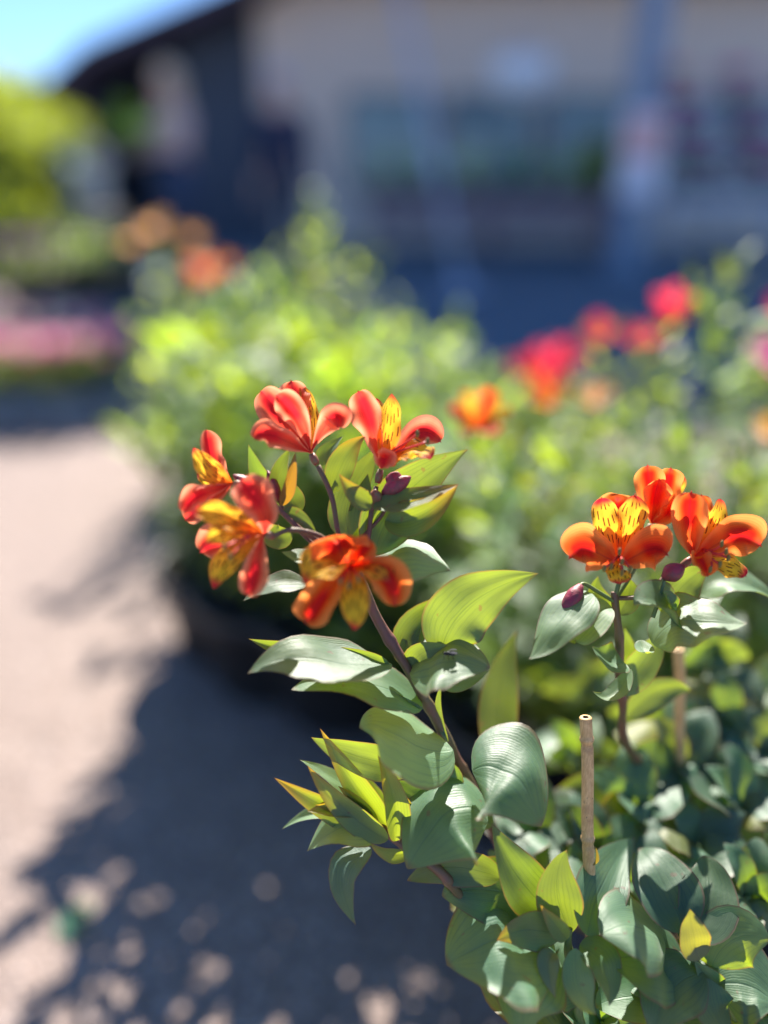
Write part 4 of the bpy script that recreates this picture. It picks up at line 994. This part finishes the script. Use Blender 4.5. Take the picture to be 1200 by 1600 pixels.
# tiered shelf unit at right
SH = plain('shelf_white', (.48, .52, .62), .5, (.42, .46, .56), 6)
sx0, sx1, sy = 3.10, 5.6, 8.9
sh = thing('shelf_unit', ((sx0+sx1)/2, sy, 0), 'white tiered shelf unit full of pink flowers at the right edge', 'shelves')
tiers = [(.72, .0), (1.06, .42), (1.40, .84), (1.78, 1.26)]
for z, dy in tiers:
    m = MB(); m.box(((sx0+sx1)/2, sy+dy, z), (sx1-sx0, .40, .05 if z > .8 else .13)); m.build('shelf', SH, sh, smooth=False)
for x in (sx0+.05, (sx0+sx1)/2, sx1-.05):
    m = MB(); m.box((x, sy+1.50, 1.1), (.06, .06, 2.2)); m.build('upright', SH, sh, smooth=False)
    m = MB(); m.box((x, sy-.12, .325), (.06, .06, .65)); m.build('leg', SH, sh, smooth=False)
for x in (sx0+.05, (sx0+sx1)/2, sx1-.05):
    m = MB(); m.tube([(x, sy-.10, .60), (x, sy+1.46, 1.72)], .022, 8); m.build('side_rail', SH, sh)
names = ['lowest', 'second', 'third', 'topmost']
for ti, (z, dy) in enumerate(tiers):
    for k in range(3):
        x = sx0+.35+k*.75; c = Vector((x, sy+dy, 0)); zz = z+(.03 if z > .8 else .07)
        om = [PINKP, PINKP, PURP, PEACHP][(ti+k) % 4 if ti == 3 else (0 if (ti+k) % 3 else 2)]
        fl = [(Vector((x, sy+dy, zz+.25))+Vector((math.cos(q*2.4)*.06*math.sqrt(q), math.sin(q*2.4)*.05*math.sqrt(q), .02*math.sin(q))), U(0, -.6), .15, om, PINKP) for q in range(10)]
        plant('shelf_flower', '%s flowers in a pot on the %s shelf, %s from the left' % ('pink' if om is PINKP else 'purple' if om is PURP else 'peach', names[ti], ['first', 'second', 'third'][k]), 'potted plant', c, .24, .14, 5, 24, fl, 'flower pots on the tiered shelves', [MT], leafl=.08, potr=.09, poth=.10, base_z=zz, lod=(4, 2))
# small white pot added in place of a faint blurred highlight
wp = G(975, 384)
w_ = thing('highlight_pot', wp, 'small white pot added for a faint highlight disc on the shaded road at the foot of the post', 'pot')
m = MB(); m.lathe(wp+Vector((0, 0, .005)), [(0, 0), (.09, 0), (.13, .22), (.145, .22), (.145, .25), (.12, .25), (.08, .03), (0, .03)], 20); m.build('body', PLW, w_)

# ============================================================ people
SKIN = plain('skin', (.66, .40, .31), .5, (.6, .36, .28), 12)
def skin_mesh(name, nodes, edges, mat, parent, origin, sub=2, root=0):
    me = bpy.data.meshes.new(name); me.from_pydata([tuple(Vector(p)-Vector(origin)) for p, r in nodes], edges, [])
    o = bpy.data.objects.new(name, me); link(o, parent); o.location = Vector(origin)-(wpos(parent) if parent else Vector((0, 0, 0)))
    me.materials.append(mat)
    bm = bmesh.new(); bm.from_mesh(me); ly = bm.verts.layers.skin.verify(); bm.verts.ensure_lookup_table()
    for i, (p, r) in enumerate(nodes):
        bm.verts[i][ly].radius = (r, r) if not hasattr(r, '__len__') else r; bm.verts[i][ly].use_root = (i == root)
    bm.to_mesh(me); bm.free()
    sk = o.modifiers.new('skin', 'SKIN'); sk.use_smooth_shade = True; sk.branch_smoothing = .3
    sb = o.modifiers.new('sub', 'SUBSURF'); sb.levels = sub; sb.render_levels = sub
    return o
def person(c, hgt, rz, label, top, trousers, hair, arms='down', hair_len=.1, cat='person', apron=None):
    c = Vector(c); t = thing('person', c, label, cat); s = hgt/1.7; Rm = Matrix.Rotation(rz, 3, 'Z')
    W = lambda x, y, z: c + Rm @ Vector((x*s, y*s, z*s))
    hand = {'down': lambda q: (W(q*.20, -.02, 1.14), W(q*.24, -.06, .86)), 'carry': lambda q: (W(q*.20, -.04, 1.16), W(q*.15, -.34, 1.10))}[arms]
    N = []; E = []
    def nd(p, r, link_to=None):
        N.append((p, r*s if not hasattr(r, '__len__') else (r[0]*s, r[1]*s))); i = len(N)-1
        if link_to is not None: E.append((link_to, i))
        return i
    pel = nd(W(0, 0, .92), (.15, .11)); ch = nd(W(0, 0, 1.12), (.13, .10), pel); ub = nd(W(0, .01, 1.32), (.16, .11), ch); nk = nd(W(0, 0, 1.44), .055, ub)
    jaw = nd(W(0, -.02, 1.53), .068, nk); cr = nd(W(0, 0, 1.61), .085, jaw); nd(W(0, .005, 1.665), .055, cr)
    for q in (-1, 1):
        sh_ = nd(W(q*.17, 0, 1.37), .055, ub); el, wr = hand(q); e_ = nd(el, .040, sh_); w__ = nd(wr, .027, e_)
        dv = (wr-el).normalized(); sdv = dv.cross(Vector((0, 0, 1))); sdv = sdv.normalized() if sdv.length > .2 else Rm @ Vector((0, 1, 0))
        pm = nd(wr+dv*.06*s, (.036, .018), w__)
        for k in range(4):
            f1 = nd(wr+dv*.10*s+sdv*(k-1.5)*.021*s, .0095, pm); nd(wr+dv*(.15+.012*(1.5-abs(k-1.5)))*s+sdv*(k-1.5)*.022*s+Vector((0, 0, -.012)), .008, f1)
        nd(wr+dv*.07*s-sdv*.045*s, .010, w__)
        hp_ = nd(W(q*.09, 0, .84), .085, pel); kn = nd(W(q*.10, -.01, .48), .055, hp_); an = nd(W(q*.10, .01, .09), .036, kn); nd(W(q*.11, -.13, .035), .035, an)
    body = skin_mesh('body', N, E, SKIN, t, c)
    SM = lambda nm, nn, ee, m_: skin_mesh(nm, nn, ee, m_, t, c)
    # shirt
    n_ = [(W(0, 0, .80), (.17*s, .13*s)), (W(0, 0, .92), (.175*s, .135*s)), (W(0, 0, 1.12), (.155*s, .125*s)), (W(0, .01, 1.32), (.185*s, .13*s)), (W(0, 0, 1.41), (.09*s, .08*s))]; e_ = [(0, 1), (1, 2), (2, 3), (3, 4)]
    for q in (-1, 1):
        el, wr = hand(q); k = len(n_); n_ += [(W(q*.18, 0, 1.36), .075*s), (el, .055*s), (el.lerp(wr, .8), .042*s)]; e_ += [(3, k), (k, k+1), (k+1, k+2)]
    SM('shirt', n_, e_, top)
    if apron: SM('apron', [(W(0, -.01, .62), (.20*s, .15*s)), (W(0, -.015, .92), (.195*s, .155*s)), (W(0, -.02, 1.16), (.172*s, .14*s))], [(0, 1), (1, 2)], apron)
    n_ = [(W(0, 0, .99), (.155*s, .118*s))]; e_ = []
    for q in (-1, 1):
        k = len(n_); n_ += [(W(q*.09, 0, .82), .105*s), (W(q*.10, -.01, .48), .078*s), (W(q*.10, .01, .10), .062*s)]; e_ += [(0, k), (k, k+1), (k+1, k+2)]
    SM('trousers', n_, e_, trousers)
    for q in (-1, 1):
        mb = MB(); mb.ball(W(q*.11, -.07, .045), .06*s, 10, 8, (.85, 2.2, .75)); mb.build('shoe', POTM, t)
    # hair, face
    mb = MB(); mb.ball(W(0, .03, 1.63), .108*s, 16, 10, (.95, 1.0, 1.0))
    mb.ball(W(0, .065, 1.63-hair_len), .085*s, 14, 10, (1.1, .6, 1+hair_len*5)); mb.build('hair', hair, t)
    mb = MB(); mb.ball(W(0, -.105, 1.565), .016*s, 8, 6, (.8, 1.2, 1.3)); mb.build('nose', SKIN, t)
    EY = bpy.data.materials.get('eye') or plain('eye', (.03, .02, .02), .2)
    LP = bpy.data.materials.get('lips') or plain('lips', (.40, .12, .10), .4)
    for q in (-1, 1):
        mb = MB(); mb.ball(W(q*.032, -.085, 1.595), .010*s, 8, 6); mb.build('eye', EY, t)
        mb = MB(); mb.ball(W(q*.088, 0, 1.58), .022*s, 8, 6, (.4, .8, 1.3)); mb.build('ear', SKIN, t)
    mb = MB(); mb.ball(W(0, -.088, 1.525), .016*s, 8, 6, (1.5, .5, .4)); mb.build('mouth', LP, t)
    return t, hand
p1 = G(292, 462)
t1, hd = person(p1, 1.66, R(-35), 'blurred visitor with fair hair in a rosy beige top carrying a leafy plant', plain('top_rosy', (.78, .55, .48), .8, (.68, .46, .42), 8), plain('jeans', (.03, .05, .10), .8), plain('hair_blond', (.80, .62, .44), .6, (.66, .50, .34), 30), 'carry', .16, apron=plain('apron', (.03, .06, .14), .8, (.02, .045, .11), 8))
pk = p1 + Matrix.Rotation(R(-35), 3, 'Z') @ Vector((0, -.36, 1.08))
plant('carried_plant', 'leafy pale green pot plant held in the arms of the fair haired visitor', 'potted plant', (pk.x, pk.y, 0), .34, .20, 9, 90, [], None, [(2.6, 2.5, 2.4), (3.2, 2.8, 3.2)], leafl=.14, potr=.10, poth=.13, base_z=.98)
p2 = Vector((-.88, 7.1, 0))
person(p2, 1.73, R(15), 'blurred visitor with grey hair in a navy jacket standing behind the bush', plain('navy', (.015, .03, .085), .8), plain('greytrousers', (.09, .10, .14), .8), plain('hair_grey', (.62, .54, .58), .6, (.5, .44, .48), 30), 'down', .03)

# a fallen leaf on the path
gl = G(92, 1462, .006)
fl_ = put('fallen_leaf', leaf_lib('ovate', LEAF_FAR, 7, 4)[2], None, gl, (.4, .9, .05), (0, -.2, 1), .05, (1.6, 2.6, 3.6))
tag(fl_, 'small pale teal leaf lying alone on the path in the shadow at lower left', 'leaf')
